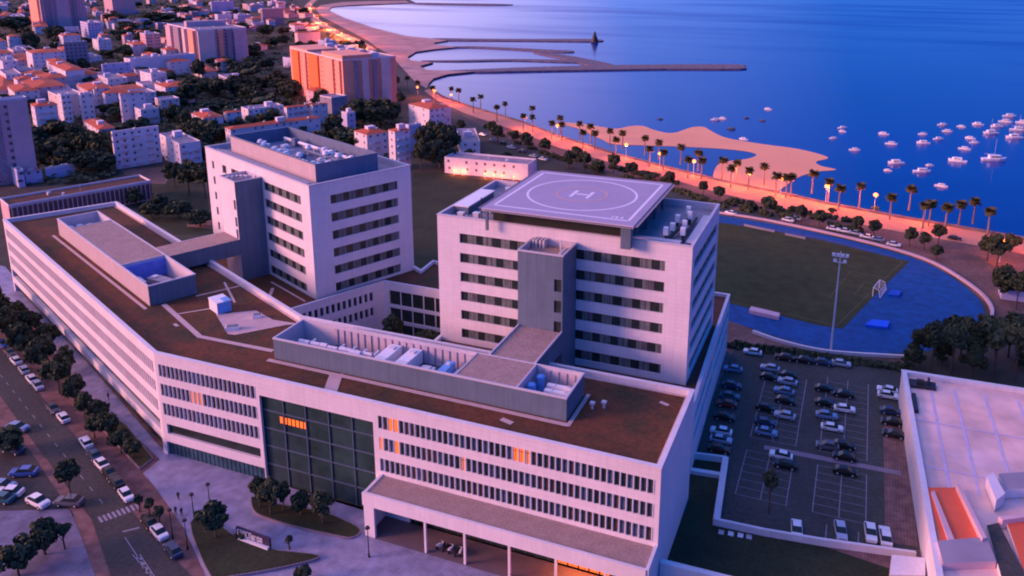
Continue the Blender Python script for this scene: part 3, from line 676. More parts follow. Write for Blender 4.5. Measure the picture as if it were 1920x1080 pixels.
b = MB(); b.prism(WF.quad(-24.6, 23.3, -7.2, 31.8), 20.9, 24.9, 0, 1, True); br2 = b.build('link_bridge', [grey, gravel], lt); br2.location = -lt.location
# rooftop plant screen of the rear tower
PA0, PA1, PB0, PB1 = 5.0, 22.5, 5.5, 51
c = WF.quad(PA0, PB0, PA1, PB1)
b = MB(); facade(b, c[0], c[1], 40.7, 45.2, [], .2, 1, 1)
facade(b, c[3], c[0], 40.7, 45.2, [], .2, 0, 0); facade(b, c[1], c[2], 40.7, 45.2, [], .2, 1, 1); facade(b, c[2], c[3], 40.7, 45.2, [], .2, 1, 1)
ring(b, c, .25, 41.6, 45.25, 1); b.cap(inset(c, .2), 41.7, 2)
plm = mat('plant_screen', (.50, .42, .44), .6, .06, .4, mode='corr'); plb = mat('blue_grey_screen', (.13, .18, .28), .5, .1, .5, mode='corr')  # sunset pink is put into the colour of the sun-facing screen side
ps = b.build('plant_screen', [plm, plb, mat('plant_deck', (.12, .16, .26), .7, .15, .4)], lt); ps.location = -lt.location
b = MB(); b.prism(strip([WF(2.2, 4), WF(2.2, 54)], .3), 40.7, 41.5); b.prism(strip([WF(3.6, 4), WF(3.6, 54)], .2), 40.7, 41.1); o = b.build('roof_kerb', grey_top, lt); o.location = -lt.location
# lower base block joining the towers
base = empty('hospital_base_building', (-20, 20, 0)); tag(base, 'low dark-roofed hospital block in the courtyard linking the two towers', 'building')
J = tuple(G(721, 529, 14.3)[:2]); Jr = (-.2, G(823, 547, 14.3)[1]); 
poly = [WF(-14, -2), J, Jr, (-.2, 36), tuple(G(812, 490, 14.3)[:2]), tuple(G(789, 508, 14.3)[:2]), WF(29.5, 4), WF(29.5, 62), WF(-14, 62)]
b = MB(); n = len(poly)
for i in range(n):
    L_ = (Vector(poly[(i+1) % n])-Vector(poly[i])).length
    op = []
    if i == 0: op = [(1.5+k*1.5, 2.4+k*1.5, zt-2.2, zt) for zt in (12.6, 8.6) for k in range(int((L_-3)/1.5))]
    if i == 1: op = [(1.2, L_-.6, 8.6, 12.4), (1.2, L_-.6, 4.4, 7.8), (1.2, L_-.6, .3, 3.6)]
    P = facade(b, poly[i], poly[(i+1) % n], 0, 14.6, op, .5)
    if op: b.face([P(.2, .1, .48), P(L_-.2, .1, .48), P(L_-.2, 13.5, .48), P(.2, 13.5, .48)], 1)
    if i == 1:
        for k in range(1, 8): s = 1.2+k*(L_-1.8)/8; b.face([P(s-.15, 0, .2), P(s+.15, 0, .2), P(s+.15, 12.4, .2), P(s-.15, 12.4, .2)], 0)
o = b.build('wall', [white, glass], base); o.location = -base.location
b = MB(); ring(b, poly, .5, 13.8, 14.66); o = b.build('parapet', wplain, base); o.location = -base.location
b = MB(); b.cap(inset(poly, .4), 13.85); o = b.build('roof', garden, base); o.location = -base.location
for L_, wd in (([WF(-11, 4), WF(-4, 14)], .8), ([WF(-2.4, 1), WF(-2.4, 18)], .5), ([(-13, 30), (-9, 28)], 1.4)): b = MB(); b.cap(strip(L_, wd), 13.9); o = b.build('roof_path', pathm, base); o.location = -base.location
# east terrace block under the front tower
tb = empty('hospital_terrace_building', (55, 20, 0)); tag(tb, 'low blue-shadowed hospital block with terrace roof under the helipad tower', 'building')
poly = [(-.3, -6.8), (55.3, -6.8), (54.2, 20), (53.4, 46), (-.3, 46)]; b = MB()
n = 5
for i in range(n):
    L_ = (Vector(poly[(i+1) % n])-Vector(poly[i])).length; op = [(1.5, L_-.2 if i == 1 else L_-1.5, zt-1.8, zt) for zt in (11.6, 7.6)] if i in (1, 2) else []
    P = facade(b, poly[i], poly[(i+1) % n], 0, 14.9, op, .4)
    for o_ in op: b.face([P(o_[0], o_[2], .38), P(o_[1], o_[2], .38), P(o_[1], o_[3], .38), P(o_[0], o_[3], .38)], 1)
o = b.build('wall', [white, glass], tb); o.location = -tb.location
b = MB(); ring(b, poly, .6, 14.1, 14.96); o = b.build('parapet', wplain, tb); o.location = -tb.location
b = MB(); b.cap(inset(poly, .5), 14.15); o = b.build('roof', garden2, tb); o.location = -tb.location
b = MB()
for x0 in (2, 12, 34, 44): b = MB(); b.prism([(x0, -5.6), (x0+8, -5.6), (x0+8, -1.6), (x0, -1.6)], 14.2, 14.8, 0, 1); o = b.build('planter', [wplain, earth], tb); o.location = -tb.location

# ---------------------------------------------------------------- rooftop plant enclosures
def plantroom(label, fr, a0, b0, a1, b1, z0, z1, slab, wall_m, pens):
    e = empty('plant_enclosure', (*fr((a0+a1)/2, (b0+b1)/2), z0)); tag(e, label, 'plant enclosure')
    c = fr.quad(a0, b0, a1, b1); b = MB()
    for i in range(4): facade(b, c[i], c[(i+1) % 4], z0, z1, [], .2, i % len(wall_m) if len(wall_m) == 4 else 0)
    ring(b, c, .3, z0+.2, z1+.04, len(wall_m)); b.cap(inset(c, .2), z0+.25, len(wall_m)+1)
    o = b.build('wall', wall_m+[grey_top, mat('plant_floor', (.12, .13, .17), .8, .2, .4)], e); o.location = -e.location
    b = MB(); b.prism(fr.quad(*slab), z1-.5, z1-.02, 0, 0, True); o = b.build('roof_slab', gravel, e); o.location = -e.location
    b = MB()
    for L_ in pens: b.prism(strip([fr(*L_[0]), fr(*L_[1])], .25), z0, z1+.08)
    o = b.build('divider', grey_top, e); o.location = -e.location
    return e
S0 = Fr(0, 0, 0)
pe = plantroom('long grey plant enclosure on the planted roof of the front wing', S0, -18.8, -29.9, 38.9, -20.9, ZR-.2, 24.45, (18.9, -29.6, 30.1, -21.2), [grey], [((18.9, -29.7), (18.9, -21.1)), ((30.2, -29.7), (30.2, -21.1))])
b = MB()
x = -11
while x < 38: 
    if not 18.5 < x < 30.4: b = MB(); b.box((x, -21.35, ZR+.3), (.8, .14, 3.3)); o = b.build('louvre', mat('louvre_paint', (.52, .44, .50), .6, .1, .6), pe); o.location = -pe.location
    x += 1.5
we = plantroom('long grey plant enclosure on the planted roof of the west wing', WF, -34.8, 8.0, -24.6, 73.3, ZR-.2, 24.9, (-34.5, 25, -24.9, 62), [grey, grey, grey, plm], [((-34.6, 25), (-24.7, 25)), ((-34.6, 62), (-24.7, 62))])  # south-west wall is pink, with the sunlight put into its colour
def unit(name, label, cat, pts, z, m, group=None, parts=None):
    e = empty(name, (pts[0], pts[1], z)); tag(e, label, cat, group)
    return e
# long boxes, ducts, tanks
def long_unit(x, y, L_, wd, h, z, m, lab, ang=math.pi/2, group='air handling units on the roofs'):
    e = empty('air_handling_unit', (x, y, z), ang); tag(e, lab, 'roof unit', group)
    b = MB(); b.box((0, 0, .25), (L_, wd, h)); b.build('casing', m, e)
    b = MB()
    for s in (-.35, .35): b.box((L_*s, 0, 0), (.3, wd*.9, .25))
    b.build('support', darkm, e)
    b = MB(); b.box((L_*.3, 0, h+.25), (wd*.5, wd*.5, .25)); b.box((-L_*.2, 0, h+.25), (.15, wd, .08)); b.build('vent', metal, e)
zf = ZR+.1
long_unit(2.6, -25.4, 7.6, 2.3, 2.6, zf, whitem, 'left of the two long pale units in the middle of the front roof enclosure')
long_unit(6.9, -25.4, 7.6, 2.3, 2.6, zf, whitem, 'right of the two long pale units in the middle of the front roof enclosure')
long_unit(14.6, -26, 6.4, 1.5, 2.2, zf, bluem, 'bright blue narrow unit near the roof slab in the front roof enclosure')
long_unit(10.9, -26.6, 4.6, 2.6, 1.2, zf, metal, 'low grey flat unit between the pale and the blue roof units')
long_unit(17.1, -25, 2.6, 5, .7, zf, bluem, 'flat blue tray beside the roof slab in the front roof enclosure')
for k, y in enumerate((-28, -26.1, -24.3)):
    long_unit(36.2-.2*k, y, 4.6, .9, 2.4, zf, whitem, ['nearest', 'middle', 'farthest'][k]+' of three white pipes-like units at the right end of the front roof enclosure', 0)
for k, (x, y) in enumerate(((31.4, -26.2), (31.8, -23.0))):
    e = empty('water_tank', (x, y, zf)); tag(e, ['nearer', 'farther'][k]+' blue round tank in the right pen of the front roof enclosure', 'tank')
    b = MB(); b.tube((0, 0, .2), (0, 0, 3.0), .75, n=14); b.ball((0, 0, 3.0), .75, 14, 6, sq=.4); b.build('shell', bluem, e); b = MB(); b.box((0, 0, 0), (1.4, 1.4, .2)); b.build('base', darkm, e)
duct_m = mat('duct_foil', (.72, .70, .78), .4, .15, 2, metal=.15)
for k, (y, x0, x1) in enumerate(((-28.3, -17.3, -1.0), (-25.6, -16.2, -2.4))):
    e = empty('duct_run', ((x0+x1)/2, y, zf)); tag(e, ['nearer', 'farther'][k]+' of two lumpy silver duct runs at the left of the front roof enclosure', 'duct')
    b = MB(); x = x0; rq = random.Random(5+k)
    while x < x1:
        l_ = rq.uniform(1.0, 2.6); rad = rq.uniform(.32, .6); yy = rq.uniform(-.35, .35)
        b.tube((x-(x0+x1)/2, yy, 1.9), (x+l_-(x0+x1)/2, yy, 1.9), rad, n=9); b.box((x-(x0+x1)/2, yy, 0), (.25, .25, 1.6)); x += l_+rq.uniform(.05, .5)
        if rq.random() < .4: b.tube((x-(x0+x1)/2, yy, 1.9), (x-(x0+x1)/2+.3, yy+1.3, 2.3), .22, n=7)
    b.build('duct', duct_m, e)
for k, (a, bb_, L_, wd, m_, lab) in enumerate(((-32.6, 68, 8, 1.6, whitem, 'leftmost long white unit in the far pen of the west roof enclosure'), (-30.2, 68, 7.6, 1.3, whitem, 'middle long white unit in the far pen of the west roof enclosure'), (-28.0, 67.4, 6.4, 1.2, whitem, 'rightmost short white unit in the far pen of the west roof enclosure'),
        (-29.5, 16, 5.5, 2.6, mat('tank_paint', (.34, .28, .32), .5, .1, 1), 'big grey-brown cylinder-backed unit in the near pen of the west roof enclosure'), (-33, 18, 4, 1.2, metal, 'thin metal unit along the outer wall in the near pen of the west roof enclosure'), (-26.6, 12, 2, 1.6, whitem, 'small white unit in the corner of the near pen of the west roof enclosure'))):
    x, y = WF(a, bb_); long_unit(x, y, L_, wd, 2.0 if k < 3 else 2.3, zf, m_, lab, WF.a+math.pi/2+(0 if k != 3 else .3))
b = MB(); b.prism(WF.quad(-34.2, 24.3, -24.9, 24.8), zf, 24.3); o = b.build('panel', mat('blue_lit_wall', (.16, .25, .75), .5, .15, .8), we); o.location = -we.location  # back wall of the near pen, blue light put into its colour
# kit on the rear tower roof
for k in range(16):
    a = rnd.uniform(6.2, 10.5) if k < 11 else rnd.uniform(13, 21); bb_ = 8+k*3.6 if k < 11 else rnd.uniform(8, 48)
    e = empty('roof_fan', (*WF(a, bb_), 41.72), rnd.random()*3); tag(e, 'white mushroom-shaped fan inside the roof screen of the rear tower', 'roof fan', 'white fans inside the rear tower roof screen')
    b = MB(); b.tube((0, 0, 0), (0, 0, 1.9), .45, n=9); b.tube((.9, .4, 0), (.9, .4, 1.4), .3, n=8); b.build('stem', metal, e)
    b = MB(); b.tube((0, 0, 1.9), (0, 0, 2.7), .95, .5, n=10); b.box((.9, .4, 1.4), (1.1, .9, .8)); b.build('hood', whitem, e)
for k, (a, b0_, b1_) in enumerate(((8.4, 9, 46), (16, 8, 30), (19.5, 10, 48))):
    b = MB(); p0, p1 = WF(a, b0_), WF(a, b1_); b.tube((*p0, 42.8), (*p1, 42.8), .45, n=8)
    for s in range(8): q_ = WF(a, b0_+(b1_-b0_)*s/7); b.box((q_[0], q_[1], 41.7), (.3, .3, 1))
    tag(b.build('duct_run', duct_m if k != 1 else plb), ['pale duct running along the pink side of the rear tower roof screen', 'short bluish duct in the middle of the rear tower roof', 'pale duct along the far side of the rear tower roof'][k], 'duct')
for k in range(22):
    a = rnd.choice((rnd.uniform(6.5, 11), rnd.uniform(12, 21.5))); b = MB(); c_ = WF(a, rnd.uniform(7.5, 49)); L_ = (rnd.uniform(1.2, 3.4), rnd.uniform(.8, 1.8), rnd.uniform(.6, 2.0))
    b.box((*c_, 41.72), L_, WF.a+rnd.choice((0, math.pi/2))); b.box((*c_, 41.72+L_[2]), (L_[0]*.6, L_[1]*.6, .25), WF.a)
    if k % 3 == 0: b.tube((*c_, 43), (c_[0]+1.5, c_[1]+2.5, 43.4), .18, n=6)
    tag(b.build('roof_box_unit', [metal, whitem, plb][k % 3]), 'k', 'roof unit', 'box units inside the rear tower roof screen')
for i, o in enumerate(sorted([o for o in COL.objects if o.get('group') == 'box units inside the rear tower roof screen'], key=lambda o: PJ(o.data.vertices[0].co)[0])): o['label'] = ordn(i)+' box-shaped roof unit from the left on the rear tower'
# kit on the helipad tower roof
b0m = [(2.6, 12.5, 3.0, 13, 1.6, 'pale flat roof cabin at the left corner of the helipad tower')]
for x, y, wx, wy, h, lab in b0m:
    e = empty('roof_cabin', (x, y, 40.62)); tag(e, lab, 'roof cabin'); b = MB(); b.box((0, 0, 0), (wx, wy, h)); b.build('wall', grey, e); b = MB(); b.box((0, 0, h), (wx+.4, wy+.4, .25)); b.build('roof', whitem, e)
for k, (x, y) in enumerate(((46.8, 8), (48.6, 10.5), (46.6, 13.5), (48.4, 16.5), (47.4, 20), (49.2, 6), (46.2, 5))):
    e = empty('roof_cowl', (x, y, 40.62)); tag(e, 'white upright cowl on the right side of the helipad tower roof', 'roof cowl', 'white cowls beside the helipad')
    b = MB(); b.tube((0, 0, 0), (0, 0, 1.3), .3, n=8); b.build('stem', darkm, e); b = MB(); b.box((0, 0, 1.3), (.9, .8, 1.5)); b.build('hood', whitem, e)
e = empty('roof_walkway', (45, 3, 40.62)); tag(e, 'raised grey walkway and dark duct right of the helipad', 'walkway')
b = MB(); b.box((0, 0, .8), (9, 1.4, .2)); b.box((5.8, 10, .5), (1.2, 18, .2)); b.build('deck', grey_top, e); b = MB(); b.tube((1.4, -1, .5), (3.2, 12, 1.5), .4, n=8); b.tube((4.3, 0, .5), (4.3, 16, .8), .3, n=8); b.build('duct', darkm, e)
b = MB(); b.tube((8.4, 3.4, 40.6), (8.4, 3.4, 45.5), .1); tag(b.build('aerial', darkm), 'thin dark aerial left of the helipad', 'aerial')
for k, (x, y) in enumerate(((4, 3), (7, 4), (7.5, 9), (9, 21), (5.5, 24))):
    b = MB(); b.box((x, y, 40.6), (1.2, 1.0, 1.3)); b.box((x, y, 41.9), (1.4, 1.2, .12)); b.tube((x+1.2, y, 40.6), (x+1.2, y, 41.6), .2)
    tag(b.build('condenser', metal), 'small grey condenser on the roof left of the helipad', 'condenser', 'condensers left of the helipad')
# terrace hut, skylight pieces
e = empty('roof_hut', (-43.6, -16.4, ZR+.1), R(-25)); tag(e, 'small white hut with bright blue side on the roof terrace', 'hut')
b = MB(); b.box((0, 0, 0), (4.2, 3.0, 2.4)); b.build('wall', whitem, e); b = MB(); b.box((0, 0, 2.4), (4.4, 3.2, .15)); b.build('roof', whitem, e); b = MB(); b.face([(2.13, -1.5, .1), (2.13, 1.5, .1), (2.13, 1.5, 2.4), (2.13, -1.5, 2.4)]); b.face([(-.2, 0, 2.56), (2.2, 0, 2.56), (2.2, 1.6, 2.56), (-.2, 1.6, 2.56)]); b.build('side_panel', bluem, e)
for k, (x, y, s) in enumerate(((-34.6, -23.0, 1.0), (-33.8, -16.6, .7))):
    b = MB(); b.box((x, y, ZR+.1), (2.6*s, 1.5*s, .7), R(35)); b.box((x, y, ZR+.8), (2.2*s, 1.1*s, .12), R(35), 1); tag(b.build('skylight', [whitem, blind]), ['nearer white skylight box on the roof terrace', 'farther small skylight box on the roof terrace'][k], 'skylight')
for k, (x, y) in enumerate(((41.6, -24.6), (43.3, -23.6))):
    b = MB(); b.tube((x, y, ZR), (x, y, ZR+.9), .25); b.box((x, y, ZR+.9), (.8, .8, .3)); tag(b.build('roof_vent', metal), 'small vent on the dark roof right of the enclosure', 'vent', 'vents at the right end of the front roof')

# ---------------------------------------------------------------- low walls by the car park
b = MB(); b.prism(strip([(54.1, -1.6), (60.9, -.5)], .5), 0, 1.3); b.prism(strip([(60.7, -.6), (62.2, -19.4)], 1.1), 0, 1.31); b.prism(strip([(62, -19.3), (70, -18.9), (78.5, -17.9), (93, -15.5)], .5), 0, 1.29)
tag(b.build('retaining_wall', wplain), 'low pale wall turning round the hospital corner of the car park', 'wall')
b = MB(); b.prism(strip([(54.4, -6.3), (60.6, -5.6)], 1.0), 0, .8); tag(b.build('retaining_wall', wplain), 'short low cross wall beside the blue end of the hospital', 'wall')
b = MB(); b.prism(strip([(56.6, -36.4), (72, -36), (92, -35)], 1.0), 0, 4.4, 0); tag(b.build('boundary_wall', wplain), 'pale wall running right from the hospital entrance corner', 'wall')
for k, u in enumerate((1352, 1370, 1388, 1404)):
    p_ = G(u, 1001+k*3); b = MB(); b.box((p_.x, p_.y, .05), (.9, .45, .2)); b.box((p_.x, p_.y+.25, .25), (.9, .1, .3)); tag(b.build('garden_seat', [grey_top, whitem, whitem, grey_top][k]), ORD[k]+' pale seat from the left in the dark garden by the wall', 'seat')

# ---------------------------------------------------------------- plaza beds, sign, lamps
def bed(label, L, m_=grass_m, h=.45):
    P = smooth_line(pxs(L), 4, True) if len(L) > 6 else pxs(L)
    e = empty('planting_bed', (*P[0], 0)); tag(e, label, 'planting bed'); b = MB(); ca = sum(P[i-1][0]*P[i][1]-P[i][0]*P[i-1][1] for i in range(len(P)))
    if ca < 0: P = P[::-1]
    b.prism(P, 0, h); o = b.build('kerb', walk_m, e); o.location = -e.location
    b = MB(); b.cap(inset(P, .16), h+.03); o = b.build('soil', m_, e); o.location = -e.location
bed('kidney-shaped dark planting bed in front of the glass atrium', [(470, 940), (478, 935), (520, 948), (600, 962), (640, 976), (676, 996), (660, 1012), (620, 1006), (560, 993), (510, 978), (478, 964)])
bed('dark wedge-shaped planting bed with the sign at its edge', [(356, 986), (400, 980), (440, 1008), (500, 1032), (600, 1046), (540, 1066), (430, 1086), (395, 1086)], h=.5)
bed('narrow dark planting strip beside the side pavement', [(190, 765), (238, 800), (288, 862), (262, 882), (225, 842), (185, 800)], h=.4)
sp = Vector(G(443, 1012)[:2]); sq_ = Vector(G(506, 1035)[:2]); dd = (sq_-sp); sl_ = dd.length
e = empty('sign', (sp.x, sp.y, .5), math.atan2(dd.y, dd.x)); tag(e, 'long low dark sign with pale raised characters in the planting bed', 'sign')
b = MB(); b.box((sl_/2, .3, 0), (sl_, .35, 1.9)); b.build('panel', mat('sign_panel', (.04, .03, .07), .5, .1, 1), e)
b = MB(); b.box((sl_/2, -.1, 0), (sl_*.96, .5, .35)); b.build('base', whitem, e)
b = MB(); rq = random.Random(3); x = .35
for k in range(9):
    wv = rq.uniform(.35, .6); h_ = 1.15 if k < 5 else .9
    b.box((x+.07, .09, .55), (.13, .07, h_)); b.box((x+wv/2, .09, .55+h_-.14), (wv, .07, .14))
    if k % 2: b.box((x+wv/2, .09, .55), (wv, .07, .14))
    if k % 3: b.box((x+wv-.07, .09, .55), (.13, .07, h_*.8))
    x += wv+.14
    if x > sl_-.6: break
b.build('lettering', whitem, e)
def lampost(x, y, h, label, head=None, group=None, lit_=False, power=0):
    e = empty('street_lamp', (x, y, 0), rnd.random()*6); tag(e, label, 'street lamp', group)
    b = MB(); b.tube((0, 0, 0), (0, 0, h), .11, .06, 8); b.tube((0, 0, 0), (0, 0, .6), .18, n=8); b.build('pole', darkm if not lit_ else metal, e)
    b = MB()
    if lit_: b.ball((0, 0, h+.2), .42 if h < 3 else .85, 12, 7, sq=.8); b.build('lamp_head', lamp_e, e)
    else: b.tube((0, 0, h), (0, 0, h+.18), .12, .42, 10); b.tube((0, 0, h+.18), (0, 0, h+.5), .42, .3, 10); b.build('lamp_head', darkm, e)
    if power:
        l_ = bpy.data.lights.new('lamp_light', 'POINT'); l_.energy = power; l_.color = (1, .17, .05); l_.shadow_soft_size = .5
        o = bpy.data.objects.new('lamp_light', l_); COL.objects.link(o); o.location = (x, y, h-.4)
    return e
for (u, v, vt, lab) in ((365, 980, 926, 'dark round-headed lamp post at the top corner of the wedge bed'), (395, 960, 912, 'thin lamp post standing on the open plaza'), (352, 1030, 992, 'dark lamp post on the pink pavement beside the wedge bed'), (324, 1010, 970, 'thin lamp post beside the dark parked car'), (692, 1045, 980, 'thin lamp post by the left end of the entrance canopy')):
    p_ = G(u, v); lampost(p_.x, p_.y, 5.2, lab)

# ---------------------------------------------------------------- vegetation
def crown_mesh(name, seed, r=(3.2, 3.2, 2.8), clumps=30, leaves=95, size=.55, mats=leaf, cone=False):
    q = random.Random(seed); b = MB()
    for c in range(clumps):
        while True:
            d = Vector((q.uniform(-1, 1), q.uniform(-1, 1), q.uniform(-.8, 1)))
            if .25 < d.length < 1: break
        if cone: hh = q.random(); a = q.random()*6.28; d = Vector((math.cos(a)*(1-hh)*.8, math.sin(a)*(1-hh)*.8, hh*2-1))
        cc = Vector((d.x*r[0]*.88, d.y*r[1]*.88, d.z*r[2]*.86)); cr = q.uniform(.16, .44)*r[0]*(.6 if cone else 1)
        for l_ in range(leaves):
            n = Vector((q.gauss(0, 1), q.gauss(0, 1), q.gauss(0, 1))).normalized(); p_ = cc+n*cr*q.uniform(.55, 1.05)
            t1 = (n+Vector((q.gauss(0, .6), q.gauss(0, .6), q.gauss(0, .6)))).normalized(); a = t1.orthogonal().normalized(); c2 = t1.cross(a); s = size*q.uniform(.6, 1.3)
            b.face([p_+a*s, p_+c2*s*.7, p_-a*s*.8, p_-c2*s*.6])
    # inner mass so that the crown is not see-through everywhere
    b.ball((0, 0, -.1*r[2]), 1, 10, 7); k = len(b.v)
    for i in range(k-(10*7*4-20), k):
        v = b.v[i]; b.v[i] = (v[0]*r[0]*.5, v[1]*r[1]*.5, v[2]*r[2]*.5)
    return b.mesh(name, mats)
CR = [crown_mesh('crown', s) for s in range(6)]
CRC = [crown_mesh('crown', 50+s, (2.2, 2.2, 5), 34, 70, .5, leaf2, True) for s in range(3)]
CRB = [crown_mesh('crown', 70+s, (3.2, 3.2, 2.8), 14, 60, .8) for s in range(3)]
def trunk_mesh(seed, h=4.0, r=.32):
    q = random.Random(seed); b = MB(); b.tube((0, 0, -.1), (.1, .1, h*.6), r, r*.7, 8); b.tube((.1, .1, h*.6), (.1, 0, h), r*.7, r*.4, 8)
    for k in range(5):
        a = k*1.26+q.random(); b.tube((.1, .1, h*(.5+.08*k)), (math.cos(a)*1.7, math.sin(a)*1.7, h*.95+.5), r*.4, r*.12, 6)
    return b.mesh('trunk', bark)
TR = [trunk_mesh(s) for s in range(3)]
def tree(x, y, H, Wd, label, group, far=False, kind='broad', name=None):
    "a crown of full height H and width Wd on a trunk"
    e = empty(name or ('conifer_tree' if kind == 'cone' else 'tree'), (x, y, 0), rnd.random()*6.28); tag(e, label, 'tree', group)
    src = CRC if kind == 'cone' else (CRB if far else CR); o = bpy.data.objects.new('crown', rnd.choice(src)); COL.objects.link(o); o.parent = e
    k = rnd.uniform(.9, 1.1)
    if kind == 'cone': o.location = (0, 0, H*.52); o.scale = (Wd/4.4*k, Wd/4.4, H/10.6)
    else: ch = min(H*.8, Wd*.95); o.location = (0, 0, H-ch/2); o.scale = (Wd/6.6*k, Wd/6.6/k, ch/5.8)
    t_ = bpy.data.objects.new('trunk', rnd.choice(TR)); COL.objects.link(t_); t_.parent = e; t_.scale = (max(.5, Wd/8),)*2+(H*.62/4,)
    return e
def ptree(u, vb, hpx, wpx, label, group=None, far=False, kind='broad'):
    p_ = G(u, vb); s = (p_-CAM).dot(FW)/FPX; return tree(p_.x, p_.y, hpx*s*1.08, wpx*s, label, group, far, kind)
# avenue trees beside the west wing (photo lower left)
AV = [(15, 640, 68, 60), (48, 672, 75, 66), (82, 702, 80, 66), (112, 738, 80, 62), (142, 762, 66, 52), (30, 610, 55, 58), (95, 660, 60, 48), (128, 705, 64, 50), (60, 625, 50, 46), (160, 790, 60, 44), (188, 800, 58, 44), (205, 830, 66, 50), (228, 850, 56, 46), (250, 862, 48, 40), (178, 822, 50, 40), (-12, 600, 70, 70), (-35, 640, 80, 80)]
for i, a in enumerate(AV): ptree(a[0], a[1], a[2]*.88, a[3]*.82, 'dark leafy street tree in the row between the avenue and the west wing', 'street trees beside the west wing')
for i, (u, v, h, w_, lab) in enumerate(((135, 940, 80, 40, 'dark round tree on a thin trunk standing over the left kerb of the avenue'), (85, 1040, 70, 60, 'dark blurred tree beside the side pavement, the right one of the lower-left pair'), (35, 1080, 75, 66, 'dark blurred tree in the lower-left corner'), (122, 1030, 54, 26, 'small narrow tree between the lower-left corner trees and the avenue'),
    (262, 960, 34, 18, 'small dark tree by the zebra crossing, first below the plaza edge'), (282, 968, 36, 20, 'small dark tree by the zebra crossing, second below the plaza edge'), (300, 985, 38, 22, 'small reddish-dark tree nearest the parked cars by the plaza'), (405, 1012, 74, 56, 'dark palm-like shrub at the top of the wedge bed'),
    (508, 968, 74, 50, 'dark shrub at the left end of the kidney bed'), (488, 955, 62, 34, 'small shrub leaning off the left end of the kidney bed'), (565, 968, 48, 36, 'round shrub in the middle of the kidney bed'), (606, 986, 66, 44, 'taller shrub right of the middle in the kidney bed'), (543, 1030, 28, 14, 'small clipped bush on the right of the wedge bed'),
    (1441, 962, 84, 34, 'lone dark tree standing in the bays of the car park'), (568, 1090, 32, 30, 'dark bush at the bottom edge below the wedge bed'), (455, 1012, 18, 26, 'low dark shrub behind the left end of the sign'), (15, 850, 46, 60, 'dark tree over the blue cars at the left edge'), (532, 962, 62, 36, 'dark shrub beside the pink rock in the kidney bed'))):
    ptree(u, v, h, w_, lab)
# trees behind the right-hand building
for i, (u, v, h, w_) in enumerate(((1712, 690, 72, 50), (1745, 696, 92, 44), (1782, 700, 100, 56), (1822, 705, 104, 56), (1862, 708, 112, 60), (1902, 712, 116, 60), (1765, 680, 84, 50), (1840, 680, 90, 60), (1890, 670, 80, 60), (1930, 690, 110, 60), (1800, 672, 80, 50), (1728, 672, 60, 40))):
    ptree(u, v, h, w_, 'dark pine in the dense stand behind the white-roofed building', 'dark pines behind the right-hand building', kind='cone' if i % 3 == 0 else 'broad')
# verge trees along the seafront
VT = [(865, 248, 22, 18), (922, 258, 30, 20), (933, 266, 30, 22), (965, 274, 30, 20), (988, 284, 34, 22), (1023, 295, 34, 22), (1080, 308, 34, 26), (1066, 315, 30, 26), (1095, 322, 36, 24), (1120, 325, 24, 34), (1150, 328, 40, 24), (1183, 336, 32, 22), (1215, 335, 14, 40), (1255, 345, 24, 20), (1318, 368, 30, 20), (1347, 382, 34, 22), (1440, 402, 34, 26), (1405, 395, 18, 22), (1502, 418, 32, 24), (1536, 424, 30, 24), (1607, 436, 30, 22), (1638, 443, 30, 22), (1705, 462, 34, 24), (1732, 468, 34, 24), (1758, 462, 40, 24), (1755, 486, 26, 22), (1868, 500, 58, 40), (1850, 490, 46, 34), (1895, 470, 34, 30), (1640, 396, 10, 14), (1560, 400, 10, 16), (1880, 560, 60, 50), (1905, 580, 70, 40)]
for a in VT: ptree(*a, 'dark round tree on the planted verge between the seafront road and promenade', 'verge trees along the seafront')
HM = [crown_mesh('hedge', 90+k, (2.6, 1.2, 1.0), 12, 60, .5) for k in range(3)]
for i in range(24):
    u_ = 1376+i*13.5+rnd.uniform(-3, 3); q_ = G(u_, 650+(u_-1376)*.135+rnd.uniform(-2, 2)); o = bpy.data.objects.new('hedge', rnd.choice(HM)); COL.objects.link(o); o.location = (q_.x, q_.y, .5); o.rotation_euler.z = R(5); o.scale = (.8, .8, rnd.uniform(.6, .9)); tag(o, 'low dark hedge clump between the car park and the running track', 'hedge', 'hedge clumps behind the car park')
for i in range(46):
    t_ = (i+rnd.random()*.6)/46; k = min(int(t_*8), 7)+2; a_, b_ = Vector(pxs([in2[k-1]])[0]), Vector(pxs([in2[min(k, len(in2)-1)]])[0]); c_ = a_.lerp(b_, (t_*8) % 1)
    off = Vector(G(1300, 300)[:2])-Vector(G(1290, 330)[:2]); off.normalize(); q_ = c_+off*rnd.choice((4, 9, 14))
    o = bpy.data.objects.new('hedge', rnd.choice(HM)); COL.objects.link(o); o.location = (q_.x, q_.y, .8); o.rotation_euler.z = R(-20); o.scale = (rnd.uniform(.8, 1.5), 1, rnd.uniform(.8, 1.2)); tag(o, 'low dark hedge clump on the verge inland of the palms', 'hedge', 'hedge clumps on the seafront verge')
